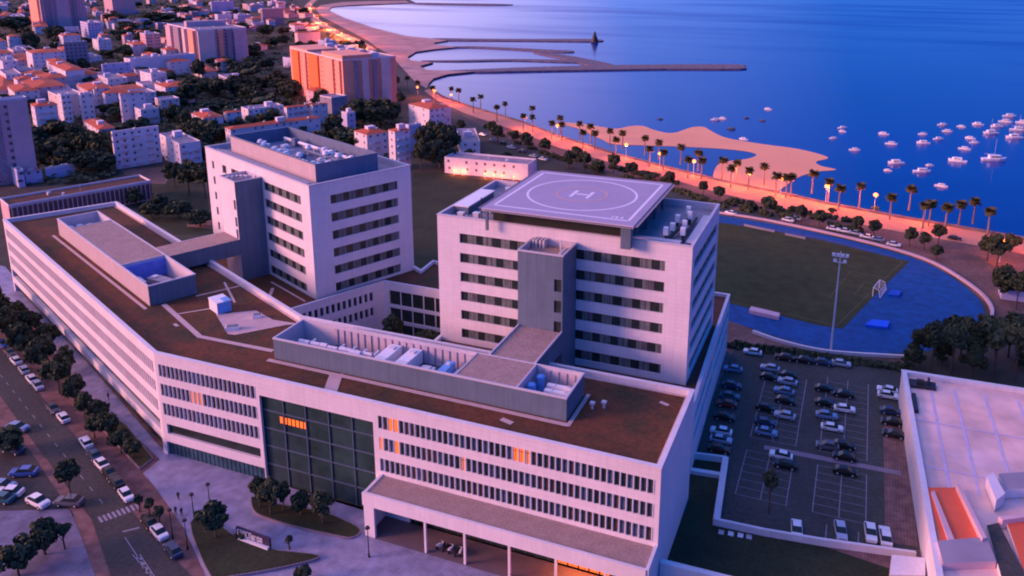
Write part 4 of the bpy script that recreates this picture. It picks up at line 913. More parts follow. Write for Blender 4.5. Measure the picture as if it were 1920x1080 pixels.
# courtyard and city trees
CT = [(692, 290, 42, 46), (670, 235, 48, 50), (712, 238, 50, 60), (735, 232, 40, 34), (628, 258, 38, 44), (612, 205, 26, 30), (600, 200, 22, 30), (520, 170, 34, 40), (545, 178, 28, 40), (480, 175, 30, 50), (440, 180, 36, 50), (400, 182, 36, 50), (375, 160, 44, 30), (350, 195, 40, 50), (330, 215, 40, 44), (300, 205, 30, 40), (325, 235, 40, 36), (350, 250, 40, 30), (370, 275, 44, 32), (390, 290, 40, 30), (170, 300, 52, 50), (145, 285, 46, 40), (195, 310, 56, 50), (180, 325, 40, 70), (120, 320, 40, 44), (100, 300, 30, 40), (75, 310, 40, 40), (820, 285, 56, 50), (842, 290, 54, 44), (800, 300, 60, 40), (825, 315, 50, 60), (790, 320, 50, 34), (328, 350, 44, 34), (355, 365, 60, 44), (385, 370, 64, 40), (300, 395, 30, 40), (335, 410, 34, 50), (375, 425, 30, 50), (255, 385, 30, 34), (285, 410, 30, 40), (60, 90, 30, 30), (30, 60, 28, 50), (105, 75, 24, 40), (20, 170, 20, 24), (85, 160, 26, 22), (180, 150, 20, 26), (270, 90, 28, 30), (240, 60, 20, 50), (300, 40, 16, 60), (350, 30, 16, 50), (460, 110, 22, 20), (500, 70, 24, 30), (530, 85, 18, 26), (655, 100, 20, 24), (675, 92, 16, 22), (560, 75, 14, 22), (500, 130, 22, 34), (455, 60, 16, 24), (570, 30, 16, 22), (340, 60, 14, 60), (215, 40, 14, 40), (130, 100, 18, 26), (740, 168, 26, 20), (752, 205, 30, 18), (795, 225, 24, 16), (880, 300, 22, 20), (1400/1.0*0+950, 300, 14, 18)]
for a in CT: ptree(*a, 'dark dense tree crowded between the city blocks', 'trees between the city blocks')
for i in range(214):
    while True:
        u, v = rnd.uniform(-30, 700), rnd.uniform(-4, 300)
        if v < 8+.12*max(0, u-480) or (u > 560 and v < (u-560)*.75+10): continue
        if rnd.random() < .35 and v > 130: continue
        break
    s = (G(u, v)-CAM).dot(FW)/FPX; p_ = G(u, v); tree(p_.x, p_.y, rnd.uniform(7, 12), rnd.uniform(10, 22), 'dark dense tree crowded between the city blocks', 'trees between the city blocks', True)
b = MB(); q = random.Random(9)
for i in range(2600):
    u = q.uniform(-40, 740); v = q.uniform(0, 345)
    if u > 560 and v < (u-560)*.78+14: continue
    if 215 < u < 345 and 300 < v: continue
    p_ = G(u, v); s = (p_-CAM).dot(FW)/FPX*7; n_ = 9
    for k in range(n_):
        c_ = p_+Vector((q.gauss(0, s), q.gauss(0, s), q.uniform(.3, 2.4))); r_ = q.uniform(.8, 1.6)*(.5+s/4); a_ = q.random()*6.28
        b.face([c_+Vector((math.cos(a_+t_), math.sin(a_+t_), q.uniform(-.5, .5)))*r_ for t_ in (0, 1.5, 3.1, 4.6)])
tag(b.build('shrubbery', leaf), kind='stuff')
for (x, y, h, w_) in ((-18, 6, 9, 6), (-10, 12, 10, 6), (-30, 2, 9, 6), (-4, -4, 8, 5), (10, -10, 6, 4), (-22, 16, 9, 6), (-14, -4, 8, 6)):
    tree(x, y, h, w_, 'dark tree in the shaded hospital courtyard', 'courtyard trees')
# palms
def palm_proto():
    e = empty('palm_tree'); tag(e, 'x', 'palm')
    b = MB(); pz = [(0, 0, 0), (.08, .02, 2.4), (.02, .08, 5), (.1, .02, 7.6)]
    for i in range(3): b.tube(pz[i], pz[i+1], .30-.05*i, .25-.05*i, 8, cap=False)
    b.build('trunk', ptrunk, e)
    q = random.Random(4); b = MB()
    for i in range(64):
        a = q.random()*6.28; up = q.uniform(-.9, 1.35); L_ = q.uniform(1.7, 2.2); c = Vector((.1, .02, 7.9)); d = Vector((math.cos(a)*math.cos(up*.8), math.sin(a)*math.cos(up*.8), math.sin(up*.8))); side = Vector((-math.sin(a), math.cos(a), 0))
        p0 = c; wv = .08
        for s in range(4):
            p1 = p0+d*L_/4; w1 = (.5, .62, .45, .06)[s]
            b.face([p0-side*wv, p0+side*wv, p1+side*w1, p1-side*w1]); p0 = p1; wv = w1; d = (d+Vector((0, 0, -.22))).normalized()
    b.build('crown', frond, e)
    return e
palms = [(480+a/3, b_/3) for a, b_ in ((850, 440), (908, 465), (995, 495), (1098, 500), (1140, 510), (1222, 560), (1262, 545), (1355, 605), (1403, 585), (1553, 610), (1557, 660), (1505, 655))]
palms += [(1000+a/4, 150+b_/4) for a, b_ in ((138, 325), (203, 285), (212, 335), (350, 330), (370, 395), (432, 350), (462, 400), (578, 385), (672, 400), (618, 450), (840, 440), (876, 520), (945, 470), (978, 545), (1110, 505), (1165, 600), (1240, 550), (1265, 605), (1422, 605), (1530, 625), (1488, 665), (1620, 680), (1738, 650), (1825, 722), (1905, 735))]
palms += [(1440+a/4, 150+b_/4) for a, b_ in ((180, 730), (340, 705), (460, 765), (540, 815), (697, 800), (930, 885), (1075, 820), (1180, 945), (1225, 930), (1350, 960), (1450, 935), (1560, 915), (1670, 990))]
pp = palm_proto(); KK = {}
for c in COL.objects:
    if c.parent: KK.setdefault(c.parent.name, []).append(c)
palms.sort()
for i, (u, v) in enumerate(palms):
    h = 8.2; p_ = G(u, v, h); o = pp if i == 0 else copy_tree(pp, None, KK)
    sc_ = rnd.uniform(1.15, 1.35); o.location = (p_.x, p_.y, 0); o.rotation_euler.z = rnd.random()*6; o.scale = (sc_, sc_, 1.06)
    tag(o, ordn(i)+' palm from the left in the tall line along the seafront', 'palm', 'palms along the seafront promenade')
lamps = [(480+a/3, b_/3) for a, b_ in ((650, 290), (908, 492), (1005, 512), (1098, 535), (1515, 665))]+[(1000+a/4, 150+b_/4) for a, b_ in ((180, 345), (372, 400), (697, 488), (950, 555), (1205, 612), (1502, 662), (1622, 705), (1862, 742))]+[(1440+a/4, 150+b_/4) for a, b_ in ((178, 752), (442, 800), (542, 828), (808, 865), (1185, 940))]
for i, (u, v) in enumerate(lamps):
    h = 6.6; p_ = G(u, v, h); lampost(p_.x, p_.y, h, ordn(i)+' glowing orange lamp from the left among the seafront palms', group='orange lamps along the promenade', lit_=True, power=15000)
for i, (u, v) in enumerate(((1960, 440), (1880, 452), (640, 62), (612, 46), (596, 34), (583, 20), (582, 8), (664, 78), (688, 92), (628, 56))):
    p_ = G(u, v, 7); lampost(p_.x, p_.y, 7, 'orange lamp beside the curving bay road' if i > 1 else 'orange lamp at the right end of the promenade', group='far road lamps' if i > 1 else 'orange lamps at the right end of the promenade', lit_=True, power=260000 if i > 1 else 7000)

# ---------------------------------------------------------------- cars
def car_proto(kind='car'):
    e = empty('parked_car'); L_, W_ = (4.3, 1.76); b = MB()
    prof = [(-2.15, .35), (-2.12, .78), (-1.95, .90), (-1.35, .95), (-.75, 1.40), (.75, 1.44), (1.45, 1.0), (1.85, .95), (2.12, .80), (2.15, .40), (2.0, .25), (-2.0, .25)]
    low = [(-2.15, .35), (-2.12, .78), (-1.95, .92), (1.85, .95), (2.12, .80), (2.15, .40), (2.0, .25), (-2.0, .25)]
    def ext(P, y0, y1, mi=0, taper=0):
        n = len(P); A = [(x, y0, z) for x, z in P]; B = [(x, y1, z) for x, z in P]
        for i in range(n): j = (i+1) % n; b.face([A[i], A[j], B[j], B[i]], mi)
        b.face(A[::-1], mi); b.face(B, mi)
    # body with rounded plan
    ring_ = [(-2.15, .72), (-2.0, .84), (0, .88), (1.9, .84), (2.15, .66)]
    z0, z1 = .28, .93
    sec = []
    for x, hw in ring_:
        zt_ = .80 if abs(x) > 2.1 else .93
        sec.append([(x, -hw*.96, z0), (x, -hw, .6), (x, -hw*.92, zt_), (x, hw*.92, zt_), (x, hw, .6), (x, hw*.96, z0)])
    for i in range(4):
        for k in range(6): j = (k+1) % 6; b.face([sec[i][k], sec[i+1][k], sec[i+1][j], sec[i][j]])
    b.face(sec[0]); b.face(sec[-1][::-1])
    cab = [(-1.75, .93, .76), (-1.1, 1.36, .62), (.35, 1.42, .62), (1.15, .93, .76)]
    b.face([(cab[1][0], -.62, 1.40), (cab[2][0], -.62, 1.45), (cab[2][0], .62, 1.45), (cab[1][0], .62, 1.40)])
    body = b.build('body', MATS['white_unit_paint'], e)
    b = MB()
    c = cab
    b.face([(c[3][0], -.76, .94), (c[3][0], .76, .94), (c[2][0], .62, 1.43), (c[2][0], -.62, 1.43)]); b.face([(c[0][0], .76, .94), (c[0][0], -.76, .94), (c[1][0], -.62, 1.38), (c[1][0], .62, 1.38)])
    for s in (-1, 1): 
        q_ = [(c[0][0], .76*s, .94), (c[3][0], .76*s, .94), (c[2][0], .62*s, 1.43), (c[1][0], .62*s, 1.38)]; b.face(q_ if s < 0 else q_[::-1])
    b.build('windows', glass, e)
    for x in (-1.32, 1.32):
        for y in (-.8, .8):
            w_ = MB(); w_.tube((x, y-.1, .32), (x, y+.1, .32), .32, n=12); w_.tube((x, y-.11, .32), (x, y+.11, .32), .17, n=8, mi=1); w_.build('wheel', [darkm, metal], e)
    for y in (-.6, .6): h_ = MB(); h_.box((2.1, y, .6), (.12, .34, .16)); h_.build('headlight', whitem, e)
    return e
CP = car_proto(); CK = {}
for c in COL.objects:
    if c.parent: CK.setdefault(c.parent.name, []).append(c)
carc = {'white': (.78, .78, .8), 'silver': (.42, .46, .55), 'black': (.012, .014, .016), 'dark blue': (.02, .05, .12), 'light blue': (.16, .27, .45), 'teal': (.02, .12, .17), 'red': (.20, .03, .025), 'dark red': (.07, .018, .015), 'grey': (.12, .12, .14), 'blue': (.05, .13, .4)}
carm = {k: mat(k.replace(' ', '_')+'_car_paint', v, .3, .03, 1, spec=.5, metal=.1) for k, v in carc.items()}
first = [True]
def car(x, y, ang, colr, label, group, s=1.0):
    o = CP if first[0] else copy_tree(CP, None, CK); first[0] = False
    o.location = (x, y, .09); o.rotation_euler.z = ang; o.scale = (s, s, s*rnd.uniform(.98, 1.06)); tag(o, label, 'car', group); return o
def paint_car(o, colr):
    for c in COL.objects:
        if c.parent == o and c.name.startswith('body'):
            c.material_slots[0].link = 'OBJECT'; c.material_slots[0].material = carm[colr]
made = []
def cars(lst, conv, row, group, ang, jit=.05, s=1.0):
    for i, it in enumerate(lst):
        u, v = conv(it[0], it[1]); p_ = G(u, v, .7); a = ang+(math.pi if rnd.random() < .5 else 0)+rnd.uniform(-jit, jit)
        o = car(p_.x, p_.y, a, it[2], it[2]+' car '+ordn(i)+' '+row, group, s); made.append((o, it[2]))
c1_ = lambda x, y: (1340+x/4.908, 640+y/4.908)
c7_ = lambda x, y: (1220+x/2.347, 620+y/2.347)
G1 = 'cars parked in the hospital car park'
cars([(350, 95, 'white'), (640, 143, 'dark red'), (815, 168, 'black'), (1000, 190, 'dark blue'), (1165, 200, 'silver')], c1_, 'from the left in the far hedge row of the car park', G1, 0)
cars([(168, 250, 'light blue'), (158, 400, 'dark blue'), (140, 500, 'teal'), (112, 572, 'red'), (90, 690, 'black'), (60, 825, 'white'), (58, 900, 'silver'), (40, 985, 'dark red')], c1_, 'from the top in the column beside the hospital wall', G1, .05)
cars([(510, 245, 'silver'), (505, 325, 'black'), (475, 610, 'black'), (465, 740, 'dark blue'), (475, 832, 'light blue')], c1_, 'from the top in the leftmost car park bays', G1, 0)
cars([(665, 305, 'black'), (670, 368, 'silver'), (640, 455, 'light blue'), (650, 540, 'black'), (645, 678, 'silver'), (610, 1048, 'white'), (650, 1130, 'black')], c1_, 'from the top in the second car park column', G1, 0)
cars([(1015, 430, 'black'), (1020, 560, 'black'), (1030, 678, 'light blue'), (1080, 790, 'white'), (1040, 960, 'grey')], c1_, 'from the top in the third car park column', G1, .06)
cars([(1185, 480, 'black'), (1195, 618, 'white'), (1185, 950, 'black'), (1195, 1060, 'black'), (1200, 1190, 'black')], c1_, 'from the top in the fourth car park column', G1, .04)
cars([(1590, 445, 'white'), (1595, 495, 'white'), (1622, 640, 'dark blue'), (1635, 740, 'black'), (1650, 850, 'black')], c1_, 'from the top beside the white-roofed building', G1, 0)
cars([(643, 875, 'white'), (836, 880, 'silver'), (968, 888, 'white'), (1033, 905, 'white')], c7_, 'from the left in the bottom row against the low wall', G1, R(97), s=1.08)
c5_ = lambda x, y: (x/4, 560+y/4); c8_ = lambda x, y: (x/4, 810+y/4)
G2 = 'cars along the avenue kerb'
cars([(c5_(25, 335)), (c5_(75, 400)), (c5_(120, 462)), (c5_(180, 530)), (c5_(238, 600)), (c5_(285, 650)), (c5_(400, 820)), (c5_(475, 890)), (c8_(645, 75)), (c8_(705, 165)), (c8_(765, 240)), (c8_(820, 300)), (c8_(875, 370)), (c8_(950, 468)), (c8_(1112, 660)), (c8_(1195, 745)), (c8_(1300, 880))] and
     [(*c5_(25, 335), 'blue'), (*c5_(78, 402), 'grey'), (*c5_(120, 462), 'white'), (*c5_(180, 530), 'silver'), (*c5_(238, 600), 'white'), (*c5_(285, 650), 'silver'), (*c5_(400, 820), 'grey'), (*c5_(475, 890), 'white'), (*c8_(645, 75), 'white'), (*c8_(705, 165), 'dark blue'), (*c8_(765, 240), 'white'), (*c8_(820, 300), 'black'), (*c8_(875, 370), 'black'), (*c8_(945, 466), 'white'), (*c8_(1118, 665), 'black'), (*c8_(1195, 750), 'white'), (*c8_(1300, 880), 'dark blue')],
     lambda x, y: (x, y), 'from the top along the right kerb of the avenue', G2, R(-23+360), .04)
G3 = 'cars in the side car park at the left edge'
cars([(*c5_(130, 965), 'light blue'), (25, 842, 'dark blue'), (*c8_(180, 300), 'blue'), (*c8_(20, 400), 'light blue'), (*c8_(70, 450), 'white'), (*c8_(5, 495), 'teal'), (*c8_(285, 520), 'white'), (*c8_(520, 520), 'grey')], lambda x, y: (x, y), 'from the top in the left-edge side car park', G3, R(10), .3, 1.12)
cars([(905, 252, 'white'), (925, 262, 'silver'), (942, 268, 'black'), (958, 276, 'white'), (978, 283, 'dark blue'), (1000, 292, 'silver'), (1018, 298, 'white'), (1370, 399, 'white'), (1478, 412, 'white'), (1490, 409, 'silver'), (1562, 428, 'white'), (1582, 432, 'white'), (1602, 436, 'silver'), (1625, 443, 'white'), (1645, 448, 'light blue'), (1676, 458, 'white'), (1790, 446, 'black')], lambda x, y: (x, y), 'from the left along the seafront road', 'cars along the seafront road', R(-14+360), .1)
pk = {}
for c in COL.objects:
    if c.parent and c.name.startswith('body'): pk[c.parent.name] = c
for o, cl_ in made:
    c = pk[o.name]; c.material_slots[0].link = 'OBJECT'; c.material_slots[0].material = carm[cl_]
# motorbikes under the canopy
def bike(x, y, ang, label, m_):
    e = empty('motorbike', (x, y, .1), ang); tag(e, label, 'motorbike', 'motorbikes parked under the entrance canopy')
    for dx in (-.65, .65): b = MB(); b.tube((dx, -.06, .3), (dx, .06, .3), .3, n=12); b.build('wheel', darkm, e)
    b = MB(); b.box((0, 0, .35), (.9, .25, .4)); b.tube((.6, 0, .3), (.4, 0, 1.0), .05); b.tube((.4, -.35, 1.02), (.4, .35, 1.02), .03); b.build('body', m_, e)
    b = MB(); b.box((-.35, 0, .75), (.8, .3, .14)); b.build('seat', m_, e)
for k, (u, v) in enumerate(((826, 1024), (836, 1028), (846, 1031), (856, 1036), (864, 1036))):
    p_ = G(u, v, .4); bike(p_.x, p_.y, R(60+10*k), ORD[k]+' motorbike from the left between the canopy columns', whitem if k in (0, 2, 4) else darkm)
# people on the plaza
def person(x, y, ang, label, top, leg_):
    e = empty('person', (x, y, .06), ang); tag(e, label, 'person'); me = bpy.data.meshes.new('body'); bm = bmesh.new()
    J = {'pel': (0, 0, .92, .15), 'bel': (0, 0, 1.1, .13), 'che': (0, 0, 1.33, .16), 'nec': (0, 0, 1.5, .06), 'hea': (0, .02, 1.63, .10), 'top': (0, .01, 1.72, .08),
         'ls': (-.19, 0, 1.42, .06), 'le': (-.24, .04, 1.12, .045), 'lh': (-.22, .12, .88, .035), 'rs': (.19, 0, 1.42, .06), 're': (.24, -.05, 1.12, .045), 'rh': (.24, .0, .88, .035),
         'lp': (-.09, 0, .88, .1), 'lk': (-.1, .12, .48, .07), 'lf': (-.1, .05, .08, .05), 'lt': (-.1, .2, .04, .04), 'rp': (.09, 0, .88, .1), 'rk': (.1, -.02, .48, .07), 'rf': (.1, -.2, .1, .05), 'rt': (.1, -.06, .04, .04)}
    vs = {k: bm.verts.new(v[:3]) for k, v in J.items()}
    for a, c in (('pel', 'bel'), ('bel', 'che'), ('che', 'nec'), ('nec', 'hea'), ('hea', 'top'), ('che', 'ls'), ('ls', 'le'), ('le', 'lh'), ('che', 'rs'), ('rs', 're'), ('re', 'rh'), ('pel', 'lp'), ('lp', 'lk'), ('lk', 'lf'), ('lf', 'lt'), ('pel', 'rp'), ('rp', 'rk'), ('rk', 'rf'), ('rf', 'rt')): bm.edges.new((vs[a], vs[c]))
    bm.to_mesh(me); bm.free(); o = bpy.data.objects.new('body', me); COL.objects.link(o); o.parent = e
    md = o.modifiers.new('skin', 'SKIN')
    for i, (k, v) in enumerate(J.items()): me.skin_vertices[0].data[i].radius = (v[3], v[3])
    me.skin_vertices[0].data[0].use_root = True; o.modifiers.new('sub', 'SUBSURF').levels = 1; me.materials.append(top)
for (u, v, lab) in ((335, 938, 'dark-clothed person walking across the open plaza alone'), (330, 966, 'left of the pair of people walking below the lamp posts on the plaza'), (341, 968, 'right of the pair of people walking below the lamp posts on the plaza'), (204, 750, 'person walking on the pavement under the west wing')):
    p_ = G(u, v); me_ = bpy.data.meshes
    try: person(p_.x, p_.y, rnd.random()*6, lab, darkm, darkm)
    except Exception as ex: print('person', ex)

# ---------------------------------------------------------------- boats
def boat(u, v, L_, label, white_=True, mast=False):
    p_ = G(u, v, SEA+.6); e = empty('boat', (p_.x, p_.y, SEA-.1), R(rnd.uniform(-25, 25))+(math.pi if rnd.random() < .4 else 0)); tag(e, label, 'boat', 'moored boats in the bay')
    W_ = L_*.38; b = MB(); st = [(-.5, .75, .62), (-.2, 1, .68), (.15, .95, .75), (.36, .6, .9), (.5, .05, 1.1)]; S_ = []
    for x, hw, z in st: S_.append([(x*L_, -hw*W_/2, z*L_*.15+.1), (x*L_*.94, -hw*W_*.3, -.15), (x*L_*.94, hw*W_*.3, -.15), (x*L_, hw*W_/2, z*L_*.15+.1)])
    for i in range(4):
        for k in range(4): j = (k+1) % 4; b.face([S_[i][k], S_[i][j], S_[i+1][j], S_[i+1][k]])
    b.face(S_[0][::-1]); b.build('hull', whitem if white_ else MATS['grey_car_paint'], e)
    b = MB(); h0 = .11*L_+.1; b.prism([(-.22*L_, -W_*.32), (.2*L_, -W_*.28), (.3*L_, 0), (.2*L_, W_*.28), (-.22*L_, W_*.32)], h0, h0+.14*L_); cb = b.build('cabin', whitem if white_ else blind, e)
    b = MB(); b.box((.02*L_, 0, h0+.05*L_), (.36*L_, W_*.66, .05*L_)); b.build('window', glass, cb)
    if mast: b = MB(); b.tube((0, 0, h0), (0, 0, L_*1.0), .06); b.tube((0, 0, L_*.3), (-.42*L_, 0, L_*.3), .1); b.build('mast', metal, e)
BO = [(560, 355, 5.2), (560, 380, 4), (490, 432, 4.2), (650, 520, 5.5), (868, 400, 5.5), (925, 475, 6.2), (960, 618, 7.6), (900, 672, 3.6), (1162, 402, 5), (1165, 468, 6.8), (1280, 438, 5.4), (1310, 332, 5.4), (1345, 380, 5.6), (1450, 345, 4.8), (1575, 328, 6.2), (1518, 432, 5.2), (1550, 466, 5), (1475, 512, 6), (1155, 683, 7.6), (1212, 635, 3.8), (1422, 603, 8.2), (1695, 595, 11), (1670, 395, 8.5), (1715, 345, 7), (1780, 310, 7.5), (1812, 268, 7.5), (1845, 428, 9), (1880, 372, 9), (1912, 318, 8), (1300, 790, 5.4)]
sz = lambda s: 'large' if s > 7 else ('small' if s < 4.9 else 'mid-sized')
bo = sorted([(1440+x/4, 150+y/4, s, True) for x, y, s in BO]+[(1000+x/4, 150+y/4, s, w_) for x, y, s, w_ in ((1365, 295, 5.6, True), (1420, 285, 5, True), (1485, 362, 5, False), (1578, 440, 5, True), (1762, 215, 5, True), (950, 288, 3.6, False), (1600, 280, 3.6, False), (1718, 300, 3.8, False))])
for i, (u, v, s, w_) in enumerate(bo): boat(u, v, s, ('' if w_ else 'dark ')+sz(s)+(' white' if w_ else '')+' boat moored in the bay, '+ordn(i)+' counting from the left', w_, s > 8.4)

# ---------------------------------------------------------------- city buildings
win_me = None
def unit_window():
    global win_me
    if not win_me:
        b = MB(); b.box((0, .02, -.55), (.95, .12, 1.1), mi=0); b.box((0, -.05, -.62), (1.1, .14, .07), mi=1); b.box((0, -.045, -.55), (.05, .05, 1.1), mi=1); win_me = b.mesh('window', [alts[1], whitem])
    return win_me
def bld(u, vb, vt, uL, uR, wall, roof, label, ang=62, wins=(0, 0), group=None, name='apartment_building', extra=True, deep=None, winmat=False):
    "block with its near vertical edge at pixel u from vb (ground) to vt (top), spreading to uL on the left and uR on the right"
    c = G(u, vb); z = 8.0
    for _ in range(40): z += (PJ((c.x, c.y, z))[1]-vt)*(c-CAM).dot(FW)/FPX*.9
    z = max(z, 2.5); a = R(ang); dr = Vector((math.cos(a), math.sin(a))); dl = Vector((-dr.y, dr.x))
    def ln(d, ut):
        lo, hi = .1, 400.; s = 1 if ut > u else -1
        for _ in range(40):
            m_ = (lo+hi)/2; p_ = c.xy+d*m_; 
            if (PJ((p_.x, p_.y, z))[0]-ut)*s < 0: lo = m_
            else: hi = m_
        return (lo+hi)/2
    A, B = min(ln(dr, uR), 90), deep or min(ln(dl, uL), 90)
    e = empty(name, (c.x, c.y, 0), a); tag(e, label, 'building', group)
    b = MB(); b.prism([(0, 0), (A, 0), (A, B), (0, B)], 0, z, 0); b.build('wall', (wallw if winmat else wallc)[wall] if isinstance(wall, str) else wall, e)
    b = MB()
    if roof == 'red':
        o_ = .4; h_ = min(1.8, min(A, B)*.16); m_ = min(A, B)/2
        P4 = [(-o_, -o_), (A+o_, -o_), (A+o_, B+o_), (-o_, B+o_)]; r0, r1 = ((m_, B/2), (A-m_, B/2)) if A > B else ((A/2, m_), (A/2, B-m_))
        V = [(*q_, z+.05) for q_ in P4]; T0, T1 = (*r0, z+h_), (*r1, z+h_)
        if A > B: fs = [(V[0], V[1], T1, T0), (V[1], V[2], T1), (V[2], V[3], T0, T1), (V[3], V[0], T0)]
        else: fs = [(V[0], V[1], T0), (V[1], V[2], T1, T0), (V[2], V[3], T1), (V[3], V[0], T0, T1)]
        for f_ in fs: b.face(list(f_))
        b.face(V[::-1]); b.build('roof', redroof, e)
    else:
        b.prism([(.3, .3), (A-.3, .3), (A-.3, B-.3), (.3, B-.3)], z, z+.02)
        for x0, y0, x1, y1 in ((0, 0, A, .25), (0, B-.25, A, B), (0, .25, .25, B-.25), (A-.25, .25, A, B-.25)): b.prism([(x0, y0), (x1, y0), (x1, y1), (x0, y1)], z, z+.7, 1)
        b.build('roof', [flatroof if roof == 'flat' else roof, wallc['white']], e)
    if max(wins) >= 2 and z > 7 and not group:
        for s_ in [x for x in (.22, .5, .78) if rnd.random() < .7]:
            wd_ = min(1.6, A*.12); b = MB()
            for k in range(int(z/3.1)): b.box((A*s_, -.45, .9+k*3.1), (wd_*1.6, .9, .95))
            b.build('balcony_stack', wallc[rnd.choice(('cream', 'white', 'pink'))], e)
    for k in range(rnd.randint(1, 3) if not group else 0):
        b = MB(); b.box((A*rnd.uniform(.1, .9), B*rnd.uniform(.1, .9), z), (1.1, .8, 1.1), rnd.random()); b.tube((A*.5, B*.3, z), (A*.5, B*.3, z+3.2), .05, n=4) if k == 0 else None; b.build('roof_clutter', metal, e)
    if extra and A > 5 and B > 5:
        b = MB(); b.box((A*rnd.uniform(.3, .7), B*rnd.uniform(.3, .7), z), (min(4, A*.4), min(3.4, B*.4), 2.6)); b.build('stair_head', wallc['white'], e)
    nR, nL = wins; fl = max(1, int(z/3.1)); cnt = 0
    for n_, ln_, side in ((nR, A, 0), (nL, B, 1)):
        for i in range(n_):
            for k in range(fl):
                if rnd.random() < .22 or cnt > 90: continue
                s = ln_*(i+.5+rnd.uniform(-.08, .08))/n_; zz_ = z-1.0-k*3.1
                if zz_ < 1.6: continue
                o = bpy.data.objects.new('window', unit_window()); COL.objects.link(o); o.parent = e; cnt += 1
                o.location = (s, -.02, zz_) if side == 0 else (-.02, s, zz_)
                if side: o.rotation_euler.z = -math.pi/2
    return e, A, B, z
W, Pk, Gy, Bl, Cr = 'white', 'pink', 'grey', 'blue', 'cream'
bld(219, 318, 250, 208, 297, W, flatroof, 'white five-storey block with dark flat roof standing left of the rear hospital tower', 66, (6, 1))
bld(341, 317, 272, 299, 376, W, flatroof, 'white stepped block with balconies right beside the dark-roofed white block', 62, (3, 4))
bld(189, 276, 243, 156, 215, W, 'red', 'small white block with bright orange-red roof left of the dark-roofed block', 62, (2, 4))
bld(74, 262, 200, 57, 107, W, 'red', 'tall white slab with red roof standing behind the left-edge trees', 62, (2, 2))
bld(122, 235, 180, 108, 132, W, 'flat', 'narrow white block just right of the red-roofed slab', 62, (2, 1)); bld(158, 232, 178, 147, 174, W, 'flat', 'narrow white block with two window columns in the middle of the left estate', 62, (2, 1))
bld(182, 215, 167, 174, 205, W, 'red', 'white block with a red roof strip behind the narrow white blocks', 62, (2, 1)); bld(232, 232, 176, 222, 272, W, 'red', 'tall pinkish-white block with small red roof on the left of the trees', 62, (3, 2))
bld(267, 237, 208, 252, 298, W, 'flat', 'white block with dark flat roof under the trees, lilac front', 62, (2, 2)); bld(385, 262, 222, 358, 418, W, 'red', 'white block with red roof, first of the row behind the rear tower', 62, (4, 3))
bld(428, 250, 212, 419, 452, W, 'red', 'white block with red roof, second of the row behind the rear tower', 62, (3, 1)); bld(468, 240, 207, 452, 532, W, 'flat', 'white block with grey roof in the middle of the row behind the rear tower', 62, (7, 1))
bld(540, 238, 202, 532, 582, W, 'red', 'white block with red roof, right of the middle of the row behind the rear tower', 62, (4, 1)); bld(588, 234, 197, 582, 614, W, 'red', 'last white red-roofed block at the right end of the row behind the rear tower', 62, (2, 1))
bld(436, 290, 243, 422, 600, W, 'red', 'long white block with thin red roof directly behind the rear tower roof', 63, (13, 2))
# apartment slab, sunset glow put into its coral wall colour
e, A, B, z = bld(647, 207, 114, 513, 742, mat('sunset_tinted_wall', (.88, .36, .24), .8, .06, .2), flatroof, 'big orange-lit apartment towers standing side by side above the beach road', 58, (0, 0))
e['label'] = 'tallest broad apartment slab glowing orange on its long left side'
wn = 0
def bays_on(e, A, B, z, left, right, d=1.0):
    for (s0, s1, m_) in left: b = MB(); b.prism([(-d, B*s0), (0, B*s0), (0, B*s1), (-d, B*s1)], 0, z-.4); b.build('balcony_bay', m_, e)
    for (s0, s1, m_) in right: b = MB(); b.prism([(A*s0, -d), (A*s1, -d), (A*s1, 0), (A*s0, 0)], 0, z-.4); b.build('balcony_bay', m_, e)
cw = MATS['sunset_tinted_wall']; gs = mat('grey_glazed_strip', (.30, .24, .30), .6, .3, .8)
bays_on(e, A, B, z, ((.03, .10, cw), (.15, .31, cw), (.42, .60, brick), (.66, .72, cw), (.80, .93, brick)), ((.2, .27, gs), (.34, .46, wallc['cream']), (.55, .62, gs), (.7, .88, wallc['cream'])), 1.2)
for a0_, a1_, h_ in ((0, .36, 3.0), (.64, 1, 1.6)): b = MB(); b.prism([(.02, B*a0_+.02), (A*.55, B*a0_+.02), (A*.55, B*a1_-.02), (.02, B*a1_-.02)], z, z+h_); b.build('upper_storey', cw, e)
for k in range(5): b = MB(); b.box((A*.7, B*(.1+.2*k), z), (5, 4, 2.8)); b.build('stair_head', [wallc['white'], wallc['pink']][k % 2], e)
fl = int(z/3)
for k in range(fl):
    for s in (.03, .09, .14, .35, .38, .64, .70, .76, .82, .92):
        if wn < 95: o = bpy.data.objects.new('window', unit_window()); COL.objects.link(o); o.parent = e; o.location = (-.03, B*s, z-1-k*3); o.rotation_euler.z = -math.pi/2; wn += 1
e, A, B, z = bld(373, 122, 57, 300, 462, Pk, 'flat', 'pink apartment slab with vertical balcony stripes beyond the white school', 60, (0, 0), winmat=True)
bays_on(e, A, B, z, ((.02, .18, cw), (.3, .38, wallc['cream']), (.5, .66, gs), (.8, .97, wallc['pink'])), ((.02, .34, wallc['cream']), (.42, .5, cw), (.58, .66, gs), (.72, .96, wallc['pink'])), 2.5)
for k in range(4): b = MB(); b.box((A*(.2+.2*k), B*.5, z), (9, 7, 5)); b.build('stair_head', wallc['pink'], e)
bld(277, 105, 65, 262, 300, Pk, 'flat', 'narrow pink tower at the left end of the striped apartment slab', 60, (2, 2), winmat=True)
e, A, B, z = bld(82, 55, -20, 52, 156, Pk, 'flat', 'very tall pink tower cut by the top-left edge of the photo', 60, (0, 0), winmat=True)
bays_on(e, A, B, z, ((.1, .9, cw),), ((.12, .2, gs), (.34, .62, wallc['pink']), (.72, .8, gs)), 2.5)
